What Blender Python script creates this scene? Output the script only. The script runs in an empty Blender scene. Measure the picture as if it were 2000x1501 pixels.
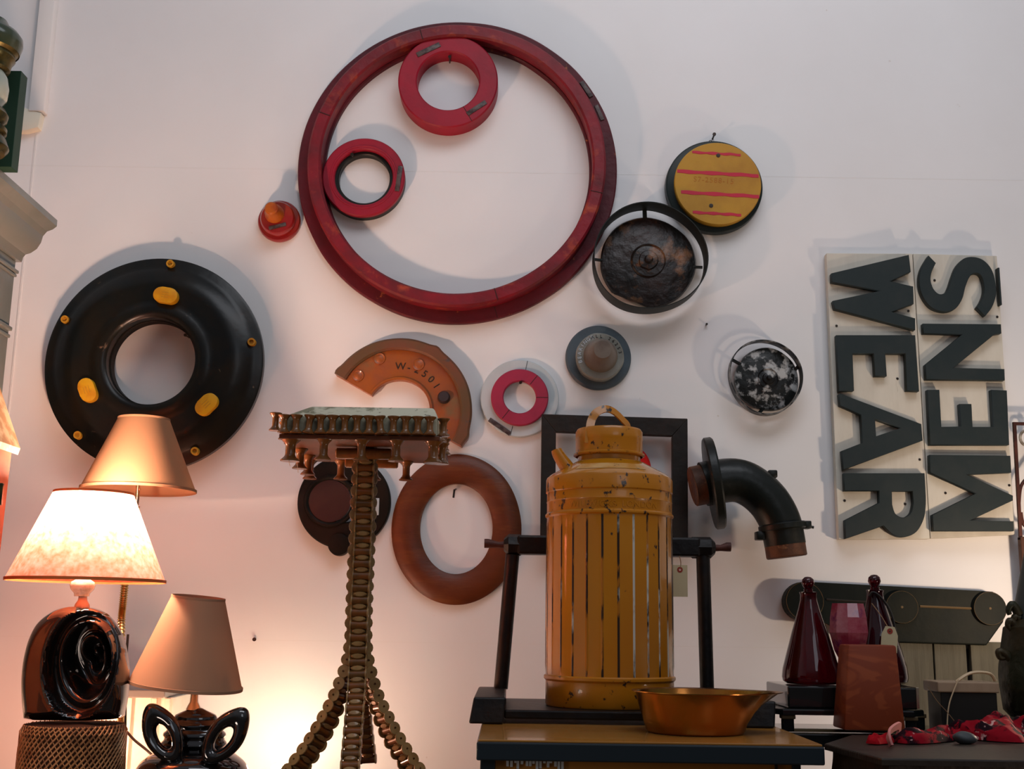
import bpy, bmesh, math, random
from mathutils import Matrix, Vector, noise
PI = math.pi
random.seed(7)
C = bpy.context.scene.collection
sc = bpy.context.scene

# ------------------------------------------------------------------ camera
F = 2300.0
PITCH = math.radians(11.43); ROLL = math.radians(0.85)
CAM = Vector((0, -3.5, 1.35))
cd = bpy.data.cameras.new('camera'); cam = bpy.data.objects.new('camera', cd); C.objects.link(cam)
cd.sensor_width = 36; cd.lens = 36 * F / 2000; cd.clip_start = .05; cd.clip_end = 60
RM = Matrix.Rotation(PI / 2 + PITCH, 4, 'X') @ Matrix.Rotation(ROLL, 4, 'Z')
cam.matrix_world = Matrix.Translation(CAM) @ RM
sc.camera = cam

# ------------------------------------------------------------------ world
w = bpy.data.worlds.new('world'); sc.world = w; w.use_nodes = True
nt = w.node_tree; bg = nt.nodes['Background']
tc = nt.nodes.new('ShaderNodeTexCoord'); sp = nt.nodes.new('ShaderNodeSeparateXYZ')
rp = nt.nodes.new('ShaderNodeValToRGB')
mp = nt.nodes.new('ShaderNodeMapRange'); mp.inputs[1].default_value = -1; mp.inputs[2].default_value = 1
nt.links.new(tc.outputs['Generated'], sp.inputs[0]); nt.links.new(sp.outputs['Z'], mp.inputs[0])
nt.links.new(mp.outputs[0], rp.inputs[0]); nt.links.new(rp.outputs[0], bg.inputs[0])
e = rp.color_ramp.elements
e[0].position = .30; e[0].color = (.030, .022, .018, 1)
e[1].position = .78; e[1].color = (.24, .24, .27, 1)
m_ = e.new(.52); m_.color = (.055, .048, .048, 1)
bg.inputs[1].default_value = 1.0

# ------------------------------------------------------------------ lights
def area(name, loc, tgt, sx, sy, power, col):
    d = bpy.data.lights.new(name, 'AREA'); d.shape = 'RECTANGLE'; d.size = sx; d.size_y = sy
    d.energy = power; d.color = col
    o = bpy.data.objects.new(name, d); C.objects.link(o)
    o.rotation_euler = (Vector(tgt) - Vector(loc)).to_track_quat('-Z', 'Y').to_euler(); o.location = loc
    return o
def bulb(name, loc, power, col, r=.03):
    d = bpy.data.lights.new(name, 'POINT'); d.energy = power; d.color = col; d.shadow_soft_size = r
    o = bpy.data.objects.new(name, d); C.objects.link(o); o.location = loc; return o
area('shop_window_light', (1.9, -5.6, 3.6), (.35, 0, 2.3), 1.6, 1.8, 16, (.84, .90, 1.0))
area('overhead_fill', (.7, -2.1, 4.6), (.3, 0, 2.9), 2.8, 1.2, 41, (.90, .93, 1.0))  # added overhead panel light, makes the wall brighter towards the top
area('side_window_light', (-4.2, -3.6, 2.5), (-.5, 0, 1.8), .8, 1.4, 7, (.72, .85, 1.0))
bulb('shop_lamp_light', (1.75, -1.5, 1.0), 23, (1.0, .80, .67), .12)
bulb('shop_lamp_light', (-1.15, -1.55, .80), 9, (1.0, .78, .66), .12)
bulb('warm_wall_fill', (-1.14, -.44, 1.02), 10, (1.0, .45, .28), .03)  # unseen warm point light, added to redden the wall behind the lamps
bulb('warm_wall_fill', (-.80, -.55, .97), 8, (1.0, .42, .26), .04)  # second added warm light, carries the wall tint further right

sc.view_settings.view_transform = 'Standard'; sc.view_settings.look = 'None'
sc.view_settings.gamma = 1; sc.view_settings.use_curve_mapping = False
sc.view_settings.exposure = 0.0
sc.cycles.use_denoising = True
sc.cycles.max_bounces = 8; sc.cycles.sample_clamp_indirect = 6
sc.cycles.caustics_reflective = False

# ------------------------------------------------------------------ projection helpers (image measurements -> real positions)
R3 = RM.to_3x3()
def ray(px, py): return R3 @ Vector(((px - 1000) / F, -(py - 750.5) / F, -1))
def P(px, py, Y):
    d = ray(px, py); return CAM + d * ((Y - CAM.y) / d.y)
def PZ(px, py, z):
    d = ray(px, py); return CAM + d * ((z - CAM.z) / d.z)
FW = R3 @ Vector((0, 0, -1))
def S(p): return (p - CAM).dot(FW) / F        # metres per pixel at a point
AX = Matrix(((1, 0, 0, 0), (0, 0, -1, 0), (0, 1, 0, 0), (0, 0, 0, 1)))   # local z -> out of the wall, y -> up
def WM(px, py, t):
    p = P(px, py, -t); return Matrix.Translation((p.x, 0, p.z)) @ AX, S(p)
def T(x, y, z): return Matrix.Translation((x, y, z))
def RZ(a): return Matrix.Rotation(a, 4, 'Z')
def axis_m(p, d, up=Vector((0, 0, 1))):
    d = Vector(d).normalized()
    if abs(d.dot(up)) > .98: up = Vector((0, 1, 0))
    x = up.cross(d).normalized(); y = d.cross(x)
    m = Matrix((x, y, d)).transposed().to_4x4(); m.translation = p; return m

# ------------------------------------------------------------------ materials
def mat(name, col, rough=.55, metal=0, col2=None, sc2=6, lo=.45, hi=.6, col3=None, sc3=14, lo3=.58, hi3=.64,
        bump=0, bsc=40, spec=.28, stretch=(1, 1, 1), detail=6, coat=0, dist=0.0):
    m = bpy.data.materials.new(name); m.use_nodes = True; n = m.node_tree; N = n.nodes
    b = N['Principled BSDF']
    b.inputs['Roughness'].default_value = rough; b.inputs['Metallic'].default_value = metal
    b.inputs['Specular IOR Level'].default_value = spec; b.inputs['Coat Weight'].default_value = coat
    b.inputs['Base Color'].default_value = (*col, 1)
    co = N.new('ShaderNodeTexCoord'); ma = N.new('ShaderNodeMapping'); ma.inputs['Scale'].default_value = stretch
    n.links.new(co.outputs['Object'], ma.inputs[0])
    last = None
    def layer(prev, c, scale, lo, hi):
        t = N.new('ShaderNodeTexNoise'); t.inputs['Scale'].default_value = scale; t.inputs['Detail'].default_value = detail
        t.inputs['Roughness'].default_value = .6; t.inputs['Distortion'].default_value = dist
        n.links.new(ma.outputs[0], t.inputs['Vector'])
        r = N.new('ShaderNodeMapRange'); r.inputs[1].default_value = lo; r.inputs[2].default_value = hi
        n.links.new(t.outputs[0], r.inputs[0])
        x = N.new('ShaderNodeMix'); x.data_type = 'RGBA'
        if prev is None: x.inputs[6].default_value = (*col, 1)
        else: n.links.new(prev, x.inputs[6])
        x.inputs[7].default_value = (*c, 1); n.links.new(r.outputs[0], x.inputs[0])
        return x.outputs[2]
    if col2: last = layer(None, col2, sc2, lo, hi)
    if col3: last = layer(last, col3, sc3, lo3, hi3)
    if last: n.links.new(last, b.inputs['Base Color'])
    if bump:
        t = N.new('ShaderNodeTexNoise'); t.inputs['Scale'].default_value = bsc; t.inputs['Detail'].default_value = 8
        n.links.new(ma.outputs[0], t.inputs['Vector'])
        u = N.new('ShaderNodeBump'); u.inputs['Strength'].default_value = bump; u.inputs['Distance'].default_value = .01
        n.links.new(t.outputs[0], u.inputs['Height']); n.links.new(u.outputs[0], b.inputs['Normal'])
    return m

def shade_mat(name, col, tcol, tr=.5, rough=.8, col2=None):
    m = bpy.data.materials.new(name); m.use_nodes = True; n = m.node_tree; N = n.nodes
    out = N['Material Output']; N.remove(N['Principled BSDF'])
    d = N.new('ShaderNodeBsdfDiffuse'); t = N.new('ShaderNodeBsdfTranslucent'); mx = N.new('ShaderNodeMixShader')
    d.inputs[0].default_value = (*col, 1); t.inputs[0].default_value = (*tcol, 1); mx.inputs[0].default_value = tr
    n.links.new(d.outputs[0], mx.inputs[1]); n.links.new(t.outputs[0], mx.inputs[2]); n.links.new(mx.outputs[0], out.inputs[0])
    if col2:
        co = N.new('ShaderNodeTexCoord'); no = N.new('ShaderNodeTexNoise'); no.inputs['Scale'].default_value = 75
        no.inputs['Detail'].default_value = 9
        x = N.new('ShaderNodeMix'); x.data_type = 'RGBA'; x.inputs[6].default_value = (*tcol, 1); x.inputs[7].default_value = (*col2, 1)
        r = N.new('ShaderNodeMapRange'); r.inputs[1].default_value = .35; r.inputs[2].default_value = .65
        n.links.new(co.outputs['Object'], no.inputs['Vector']); n.links.new(no.outputs[0], r.inputs[0])
        n.links.new(r.outputs[0], x.inputs[0]); n.links.new(x.outputs[2], t.inputs[0])
    return m

M = {}
M['wall'] = mat('wall_paint', (.80, .79, .79), .6, col2=(.76, .745, .74), sc2=1.6, lo=.35, hi=.7, col3=(.60, .53, .48), sc3=24, lo3=.735, hi3=.78, bump=.05, bsc=9, spec=.3)
M['seam'] = mat('seam_filler', (.765, .75, .74), .6)
M['trimw'] = mat('trim_paint', (.80, .79, .78), .5)
M['cream'] = mat('cream_paint', (.80, .74, .60), .6)
M['floor'] = mat('floor_wood', (.13, .08, .05), .5, col2=(.08, .05, .03), sc2=3, stretch=(1, 12, 1))
M['red'] = mat('red_ring_paint', (.21, .008, .018), .50, col2=(.10, .009, .013), sc2=9, lo=.35, hi=.7, col3=(.34, .05, .02), sc3=16, lo3=.56, hi3=.72, bump=.25, bsc=30, dist=.4)
M['redd'] = mat('red_flange_paint', (.105, .006, .014), .55, col2=(.06, .006, .010), sc2=7, lo=.35, hi=.7, col3=(.42, .13, .04), sc3=34, lo3=.66, hi3=.72, bump=.3, bsc=30)
M['redc'] = mat('crimson_paint', (.30, .005, .022), .5, col2=(.20, .005, .018), sc2=8, lo=.4, hi=.7, bump=.15, bsc=25)
M['redo'] = mat('orange_red_lacquer', (.24, .010, .010), .28, col2=(.27, .028, .008), sc2=16, lo=.45, hi=.65, coat=.4)
M['orange'] = mat('orange_paint', (.38, .095, .010), .35, col2=(.30, .05, .01), sc2=18)
M['bright_red'] = mat('bright_red_paint', (.55, .012, .010), .3)
M['black'] = mat('black_paint', (.006, .007, .006), .42, col2=(.010, .009, .006), sc2=5, col3=(.10, .075, .05), sc3=30, lo3=.68, hi3=.76, bump=.15, bsc=12)
M['wheelblack'] = mat('black_gloss_pattern', (.004, .0055, .0055), .30, col2=(.011, .008, .004), sc2=3, lo=.4, hi=.65, col3=(.16, .11, .07), sc3=13, lo3=.67, hi3=.75, bump=.22, bsc=9, dist=1.5)
M['darkgreen'] = mat('dark_green_paint', (.009, .017, .017), .42, col2=(.014, .018, .015), sc2=12)
M['tag'] = mat('grey_stamped_plate', (.10, .075, .070), .45, metal=.2, col2=(.045, .03, .03), sc2=60, lo=.45, hi=.6)
M['yellow'] = mat('mustard_paint', (.47, .24, .018), .5, col2=(.40, .19, .015), sc2=6, col3=(.10, .06, .02), sc3=22, lo3=.70, hi3=.76, bump=.08)
M['yellowp'] = mat('yellow_paint', (.62, .33, .012), .35, col2=(.55, .24, .010), sc2=20)
M['stripe'] = mat('pink_red_stripe', (.50, .016, .045), .5)
M['rustpan'] = mat('rusted_black_iron', (.020, .009, .006), .42, col2=(.007, .006, .005), sc2=9, lo=.4, hi=.6, col3=(.24, .10, .035), sc3=13, lo3=.52, hi3=.68, bump=.8, bsc=22, spec=.5)
M['hoop'] = mat('hoop_steel', (.004, .006, .005), .55, col2=(.010, .011, .008), sc2=9, spec=.25)
M['silverpan'] = mat('flaking_silvered_iron', (.012, .014, .013), .38, col2=(.008, .008, .008), sc2=7, col3=(.42, .42, .41), sc3=26, lo3=.50, hi3=.60, bump=.8, bsc=18)
M['flake'] = mat('chipped_grey_metal', (.20, .20, .19), .4, col2=(.008, .008, .008), sc2=22, lo=.40, hi=.50, bump=.7, bsc=30)
M['bluegrey'] = mat('slate_blue_paint', (.062, .088, .108), .42, col2=(.045, .066, .085), sc2=9)
M['putty'] = mat('greenish_grey_paint', (.20, .21, .19), .38, col2=(.14, .14, .12), sc2=9, bump=.1)
M['puttyd'] = mat('taupe_paint', (.15, .12, .095), .4, col2=(.10, .075, .06), sc2=12)
M['silver'] = mat('silver_lettering', (.85, .85, .85), .22, metal=.9)
M['whitegrey'] = mat('pale_grey_paint', (.50, .55, .57), .5, col2=(.44, .50, .52), sc2=7, col3=(.12, .11, .10), sc3=30, lo3=.72, hi3=.77)
M['pinkred'] = mat('raspberry_paint', (.33, .022, .060), .5, col2=(.28, .02, .05), sc2=8)
M['crack'] = mat('dark_crack', (.02, .015, .012), .8)
M['sienna'] = mat('orange_brown_pattern', (.30, .080, .011), .42, col2=(.22, .062, .030), sc2=7, lo=.4, hi=.65, col3=(.17, .10, .045), sc3=9, lo3=.57, hi3=.72, bump=.35, bsc=14, coat=.15)
M['siennar'] = mat('brown_rim_paint', (.15, .055, .028), .40, col2=(.11, .062, .03), sc2=8, lo=.4, hi=.6, col3=(.07, .055, .05), sc3=22, lo3=.62, hi3=.70, bump=.35, bsc=12)
M['bolt'] = mat('dark_iron_bolt', (.045, .035, .038), .5, metal=.4)
M['brownring'] = mat('varnished_brown_wood', (.125, .032, .010), .42, col2=(.085, .020, .007), sc2=4, lo=.35, hi=.65, col3=(.17, .050, .012), sc3=5, lo3=.52, hi3=.75, stretch=(1, 1, 4), bump=.1)
M['darkdisc'] = mat('dark_brown_black_wood', (.006, .0055, .004), .5, col2=(.011, .008, .005), sc2=7, bump=.2, spec=.12)
M['maroon'] = mat('maroon_recess', (.030, .008, .006), .6)
M['iron'] = mat('worn_dark_iron', (.007, .006, .006), .42, col2=(.015, .009, .006), sc2=10, metal=.3, bump=.2)
M['framewood'] = mat('dark_frame_wood', (.010, .008, .006), .55, col2=(.018, .011, .007), sc2=6, stretch=(1, 1, 1), bump=.2)
M['pipe'] = mat('dark_green_black_pipe', (.005, .0075, .0065), .36, col2=(.009, .009, .006), sc2=7, bump=.12)
M['rust'] = mat('rusty_metal_band', (.13, .045, .018), .55, metal=.2, col2=(.06, .025, .014), sc2=14, lo=.4, hi=.6, col3=(.30, .13, .05), sc3=30, lo3=.60, hi3=.72, bump=.3)
M['plank'] = mat('weathered_white_board', (.66, .62, .53), .7, col2=(.55, .50, .42), sc2=9, lo=.4, hi=.7, col3=(.30, .26, .18), sc3=30, lo3=.70, hi3=.78, stretch=(1, 1, .25), bump=.15)
M['plankedge'] = mat('board_edge_paint', (.62, .60, .44), .6)
M['letter'] = mat('letter_charcoal_paint', (.016, .025, .026), .55, col2=(.021, .029, .029), sc2=12)
M['nail'] = mat('nail_metal', (.04, .03, .025), .4, metal=.7)
M['can'] = mat('ochre_can_paint', (.43, .165, .006), .24, col2=(.40, .135, .006), sc2=4, lo=.4, hi=.65, col3=(.035, .020, .012), sc3=20, lo3=.665, hi3=.69, stretch=(1, 1, .6), bump=.06, bsc=22, coat=.6)
M['canchip'] = mat('chipped_can_paint', (.42, .155, .007), .28, col2=(.028, .016, .010), sc2=48, lo=.60, hi=.64, stretch=(1, 1, .8), bump=.1, coat=.2)
M['canbead'] = mat('worn_can_bead', (.36, .13, .010), .30, metal=.1, col2=(.028, .016, .010), sc2=24, lo=.43, hi=.49, col3=(.50, .48, .42), sc3=9, lo3=.56, hi3=.61, stretch=(1, 1, .35))
M['canwhite'] = mat('rubbed_can_paint', (.55, .33, .13), .4, col2=(.46, .20, .03), sc2=14, lo=.45, hi=.6, col3=(.04, .03, .025), sc3=40, lo3=.62, hi3=.66)
M['copper'] = mat('copper_brass', (.34, .18, .032), .24, metal=1, col2=(.45, .17, .04), sc2=5, bump=.04)
M['tabletop'] = mat('ochre_enamel_top', (.42, .19, .035), .22, col2=(.38, .16, .03), sc2=3, coat=.3)
M['tablebody'] = mat('ochre_wood_front', (.34, .145, .018), .5, col2=(.30, .12, .015), sc2=4, stretch=(1, 1, 4))
M['tableedge'] = mat('black_edge_trim', (.012, .020, .026), .38, col3=(.14, .09, .03), sc3=30, lo3=.72, hi3=.76)
M['spool'] = mat('spool_brown_varnish', (.17, .066, .016), .26, col2=(.12, .050, .014), sc2=20, coat=.4)
M['chain'] = mat('bronze_chain_wood', (.27, .165, .060), .36, col2=(.19, .105, .035), sc2=18, coat=.3)
M['roller'] = mat('brown_roller', (.16, .055, .012), .22, col2=(.10, .045, .012), sc2=20, coat=.5)
M['board'] = mat('red_brown_board', (.12, .035, .012), .45, col2=(.09, .028, .01), sc2=6)
M['pad'] = mat('cracked_cream_pad', (.50, .48, .36), .7, col2=(.20, .19, .12), sc2=7, lo=.52, hi=.56, col3=(.10, .09, .07), sc3=60, lo3=.62, hi3=.68)
M['slatcream'] = mat('flaky_cream_panel', (.42, .40, .29), .7, col2=(.26, .24, .15), sc2=28)
M['ceramic'] = mat('black_glazed_ceramic', (.006, .006, .006), .07, spec=.6, coat=.5)
M['chrome'] = mat('brushed_silver_metal', (.75, .66, .50), .22, metal=1)
M['brass'] = mat('brass', (.62, .42, .16), .25, metal=1)
M['socketw'] = mat('pink_metal_cap', (.62, .45, .38), .4, metal=.3)
M['crystal'] = mat('pale_glass_collar', (.85, .82, .72), .12, col2=(.6, .55, .42), sc2=50)
M['shade_lit'] = shade_mat('lit_paper_shade', (.45, .12, .05), (.97, .42, .38), .45, col2=(.92, .21, .14))
M['shade_tan'] = shade_mat('tan_fabric_shade', (.27, .145, .08), (.45, .25, .12), .10)
M['shade_brown'] = shade_mat('taupe_silk_shade', (.33, .185, .115), (.45, .25, .12), .06)
M['shade_in'] = mat('shade_lining', (.80, .74, .62), .8)
M['cord'] = mat('black_cord', (.012, .010, .009), .5)
M['browncord'] = mat('brown_cord', (.05, .025, .015), .5)
M['twine'] = mat('brown_twine', (.36, .17, .065), .6, col2=(.18, .075, .028), sc2=40)
M['twined'] = mat('dark_twine_core', (.025, .011, .006), .9, spec=.1)
M['whitewood'] = mat('white_painted_wood', (.74, .70, .60), .45, col2=(.66, .61, .50), sc2=8)
M['greywood'] = mat('grey_paint_wood', (.17, .19, .18), .28, col2=(.145, .165, .155), sc2=6, col3=(.10, .08, .06), sc3=20, lo3=.74, hi3=.78, coat=.3)
M['house'] = mat('salmon_paint_wood', (.50, .16, .065), .6, col2=(.42, .12, .05), sc2=9)
M['houseedge'] = mat('gilded_edge', (.60, .42, .24), .5, col2=(.42, .22, .10), sc2=30)
M['lantbrass'] = mat('tarnished_lantern_brass', (.16, .12, .035), .28, metal=.8, col2=(.035, .045, .025), sc2=14, lo=.42, hi=.6)
M['lantgreen'] = mat('lantern_green_enamel', (.022, .045, .028), .25, col2=(.05, .06, .03), sc2=10, coat=.3)
M['greenboard'] = mat('dark_green_board', (.012, .040, .024), .5)
M['purple'] = mat('dark_purple_edge', (.05, .008, .03), .5)
M['pattern'] = mat('grey_green_pattern_paint', (.008, .0105, .009), .5, col2=(.012, .0135, .010), sc2=6, bump=.1, spec=.07)
M['patternring'] = mat('ochre_worn_line', (.12, .075, .03), .6)
M['greyplank'] = mat('weathered_grey_plank', (.10, .093, .068), .8, col2=(.065, .06, .043), sc2=7, lo=.4, hi=.65, col3=(.07, .06, .05), sc3=22, lo3=.66, hi3=.74, stretch=(3, 3, .35), bump=.3)
M['lacquer'] = mat('black_lacquer', (.008, .009, .009), .16, coat=.6)
M['lacqueredge'] = mat('bronzed_lacquer_edge', (.10, .07, .035), .3)
M['darkwood'] = mat('dark_rough_wood', (.020, .013, .008), .55, col2=(.012, .008, .005), sc2=6, col3=(.05, .035, .022), sc3=9, stretch=(1, 1, 1), bump=.4, bsc=20)
M['block'] = mat('terracotta_marbled_block', (.20, .034, .009), .5, col2=(.27, .055, .015), sc2=5, lo=.50, hi=.58, dist=2.5, stretch=(1, 1, 2.6), detail=2)
M['boxlid'] = mat('brown_box_lid', (.36, .25, .16), .35, col2=(.30, .20, .12), sc2=9)
M['boxdark'] = mat('near_black_box', (.010, .009, .007), .5)
M['strap'] = mat('pale_leather_strap', (.62, .46, .28), .4)
M['string'] = mat('tag_string', (.26, .15, .08), .8)
M['paper'] = mat('manila_tag_paper', (.52, .44, .27), .8)
M['eyelet'] = mat('red_tag_eyelet', (.28, .035, .02), .5)
M['bronze'] = mat('dark_green_bronze', (.022, .024, .012), .42, metal=.3, col2=(.045, .032, .014), sc2=9, bump=.7, bsc=18)
M['cone'] = mat('grey_green_cone', (.05, .055, .05), .5)
M['rustframe'] = mat('rusty_wrought_iron', (.085, .026, .018), .55, metal=.2, col2=(.05, .016, .012), sc2=20)
M['woodpost'] = mat('brown_post_wood', (.075, .028, .015), .6)
M['scroll'] = mat('cream_scroll_iron', (.42, .38, .32), .5, col2=(.15, .12, .09), sc2=30)
M['cloth'] = mat('red_patterned_cloth', (.26, .004, .012), .85, col2=(.012, .002, .005), sc2=18, lo=.46, hi=.52, col3=(.50, .28, .26), sc3=36, lo3=.60, hi3=.65, dist=1.0, spec=.1)
M['clothplain'] = mat('plain_red_cloth', (.36, .004, .010), .85, spec=.1)
M['clothpink'] = mat('pink_cloth_band', (.55, .20, .18), .7)
M['pottery'] = mat('grey_blue_stone', (.055, .062, .065), .5)

def glass(name, col, rough=.05, trans=1.0, dens=None):
    m = bpy.data.materials.new(name); m.use_nodes = True; b = m.node_tree.nodes['Principled BSDF']
    b.inputs['Base Color'].default_value = (*col, 1); b.inputs['Roughness'].default_value = rough
    b.inputs['Transmission Weight'].default_value = trans; b.inputs['IOR'].default_value = 1.45
    return m
M['ruby'] = glass('ruby_glass', (.060, .001, .004), .04, .65)
M['rubyd'] = glass('dark_ruby_glass', (.030, .001, .004), .04, .4)
M['pinkglass'] = mat('pink_cut_glass', (.36, .035, .065), .12, col2=(.50, .15, .18), sc2=14, lo=.42, hi=.62, col3=(.20, .02, .10), sc3=20, lo3=.55, hi3=.64, spec=.6, coat=.5)
M['pinkglass'].node_tree.nodes['Principled BSDF'].inputs['Transmission Weight'].default_value = .3
M['lensglass'] = glass('lantern_glass', (.55, .60, .50), .08, .4)

# ------------------------------------------------------------------ geometry helpers
def wsum(o):
    v = Vector((0, 0, 0))
    while o is not None: v += o.location; o = o.parent
    return v
def obj(name, bm, m, parent=None, loc=None, smooth=True, ang=38, label=None, recalc=True):
    if recalc: bmesh.ops.recalc_face_normals(bm, faces=bm.faces)
    me = bpy.data.meshes.new(name)
    if parent is not None: off = wsum(parent)
    elif loc is not None: off = Vector(loc)
    else:
        lo = [min(v.co[i] for v in bm.verts) for i in range(3)]; hi = [max(v.co[i] for v in bm.verts) for i in range(3)]
        off = Vector(((lo[0] + hi[0]) / 2, (lo[1] + hi[1]) / 2, lo[2]))
    for v in bm.verts: v.co -= off
    bm.to_mesh(me); bm.free()
    ms = m if isinstance(m, (list, tuple)) else [m]
    for k in ms: me.materials.append(M[k] if isinstance(k, str) else k)
    if smooth:
        me.shade_smooth()
        me.set_sharp_from_angle(angle=math.radians(ang))
    o = bpy.data.objects.new(name, me); C.objects.link(o)
    if parent is not None: o.parent = parent
    else: o.location = off
    if label: o['label'] = label
    return o
def thing(name, label, cat, loc, group=None):
    o = bpy.data.objects.new(name, None); C.objects.link(o); o.location = loc
    o.empty_display_size = .05
    o['label'] = label; o['category'] = cat
    if group: o['group'] = group
    return o
def tag(o, label, cat, group=None):
    o['label'] = label; o['category'] = cat
    if group: o['group'] = group
    return o
def struct(o): o['kind'] = 'structure'; return o
def B(): return bmesh.new()

def lathe(bm, prof, Mx, seg=72, closed=False, a0=0, a1=2 * PI, rf=None, mi=None):
    """prof: list of (r, h); Mx maps local (r cos, r sin, h). closed: the profile is a closed loop (ring section)"""
    full = abs(a1 - a0 - 2 * PI) < 1e-6
    n = seg if full else seg + 1
    rows = []
    for (r, h) in prof:
        if r < 1e-7: rows.append([bm.verts.new(Mx @ Vector((0, 0, h)))]); continue
        row = []
        for i in range(n):
            a = a0 + (a1 - a0) * i / seg
            rr = rf(a, r, h) if rf else r
            row.append(bm.verts.new(Mx @ Vector((rr * math.cos(a), rr * math.sin(a), h))))
        rows.append(row)
    pairs = list(zip(rows, rows[1:])) + ([(rows[-1], rows[0])] if closed else [])
    k = 0
    for A, Bq in pairs:
        m = n if full else n - 1
        for i in range(m):
            j = (i + 1) % n
            if len(A) == 1 and len(Bq) == 1: continue
            if len(A) == 1: f = bm.faces.new((A[0], Bq[i], Bq[j]))
            elif len(Bq) == 1: f = bm.faces.new((A[i], A[j], Bq[0]))
            else: f = bm.faces.new((A[i], A[j], Bq[j], Bq[i]))
            if mi: f.material_index = mi(k, i)
        k += 1
    if not full and closed:
        for i in (0, n - 1):
            bm.faces.new([r[i] for r in rows])
    return rows
def box(bm, x0, x1, y0, y1, z0, z1, bev=0, Mx=None, seg=2):
    vs = [Vector((x, y, z)) for x in (x0, x1) for y in (y0, y1) for z in (z0, z1)]
    v = [bm.verts.new(q) for q in vs]
    idx = [(0, 1, 3, 2), (4, 6, 7, 5), (0, 4, 5, 1), (2, 3, 7, 6), (0, 2, 6, 4), (1, 5, 7, 3)]
    fs = [bm.faces.new([v[i] for i in f]) for f in idx]
    if bev:
        es = list({e for f in fs for e in f.edges})
        r = bmesh.ops.bevel(bm, geom=es, offset=bev, segments=seg, affect='EDGES', profile=.5)
        vv = list({x for f in r['faces'] for x in f.verts} | {x for x in v if x.is_valid})
    else: vv = v
    if Mx is not None:
        for x in vv: x.co = Mx @ x.co
    return vv
def hexa(bm, pts, bev=0):
    """8 corners: front 4 (ccw) then back 4"""
    v = [bm.verts.new(p) for p in pts]
    fs = [bm.faces.new([v[i] for i in f]) for f in ((0, 1, 2, 3), (7, 6, 5, 4), (0, 4, 5, 1), (1, 5, 6, 2), (2, 6, 7, 3), (3, 7, 4, 0))]
    if bev:
        bmesh.ops.bevel(bm, geom=list({e for f in fs for e in f.edges}), offset=bev, segments=2, affect='EDGES', profile=.5)
def tube(bm, pts, r, seg=12, caps=True, rad=None, flat=None, up=None):
    pts = [Vector(p) for p in pts]; n = len(pts)
    tang = []
    for i in range(n):
        a = pts[max(i - 1, 0)]; b = pts[min(i + 1, n - 1)]; tang.append((b - a).normalized())
    u = up if up else (Vector((0, 0, 1)) if abs(tang[0].z) < .9 else Vector((0, 1, 0)))
    x = u.cross(tang[0]).normalized(); rows = []
    for i in range(n):
        t = tang[i]; x = (x - t * x.dot(t)).normalized(); y = t.cross(x)
        rr = rad[i] if rad else r
        row = []
        for k in range(seg):
            a = 2 * PI * k / seg + (PI / 4 if seg == 4 else 0)
            cx, cy = math.cos(a) * rr, math.sin(a) * rr
            if flat: cx *= flat[0]; cy *= flat[1]
            row.append(bm.verts.new(pts[i] + x * cx + y * cy))
        rows.append(row)
    for A, Bq in zip(rows, rows[1:]):
        for i in range(seg):
            j = (i + 1) % seg; bm.faces.new((A[i], A[j], Bq[j], Bq[i]))
    if caps:
        bm.faces.new(rows[0]); bm.faces.new(rows[-1])
def spline(pts, n=8):
    pts = [Vector(p) for p in pts]; out = []
    for i in range(len(pts) - 1):
        p0 = pts[max(i - 1, 0)]; p1 = pts[i]; p2 = pts[i + 1]; p3 = pts[min(i + 2, len(pts) - 1)]
        for k in range(n):
            t = k / n
            out.append(.5 * ((2 * p1) + (p2 - p0) * t + (2 * p0 - 5 * p1 + 4 * p2 - p3) * t * t + (3 * p1 - p0 - 3 * p2 + p3) * t ** 3))
    out.append(pts[-1]); return out
def cyl(bm, p0, p1, r, seg=16, bev=0, r2=None):
    p0 = Vector(p0); p1 = Vector(p1); L = (p1 - p0).length; m = axis_m(p0, p1 - p0); r2 = r if r2 is None else r2
    b = min(bev, L * .3)
    if b: lathe(bm, [(0, 0), (r - b, 0), (r, b), (r2, L - b), (r2 - b, L), (0, L)], m, seg)
    else: lathe(bm, [(0, 0), (r, 0), (r2, L), (0, L)], m, seg)
def prism(bm, pts, h0, h1, Mx, bev=0):
    """pts 2D polygon (no holes) extruded between local z h0..h1"""
    a = [bm.verts.new(Vector((x, y, h0))) for x, y in pts]; b = [bm.verts.new(Vector((x, y, h1))) for x, y in pts]
    f0 = bm.faces.new(a); f1 = bm.faces.new(b); n = len(pts); fs = [f0, f1]
    for i in range(n): fs.append(bm.faces.new((a[i], a[(i + 1) % n], b[(i + 1) % n], b[i])))
    vv = a + b
    if bev:
        top = list(f1.edges)
        r = bmesh.ops.bevel(bm, geom=top, offset=bev, segments=2, affect='EDGES', profile=.5)
        vv = list({x for f in r['faces'] for x in f.verts} | {x for x in a + b if x.is_valid})
    for x in vv: x.co = Mx @ x.co
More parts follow.
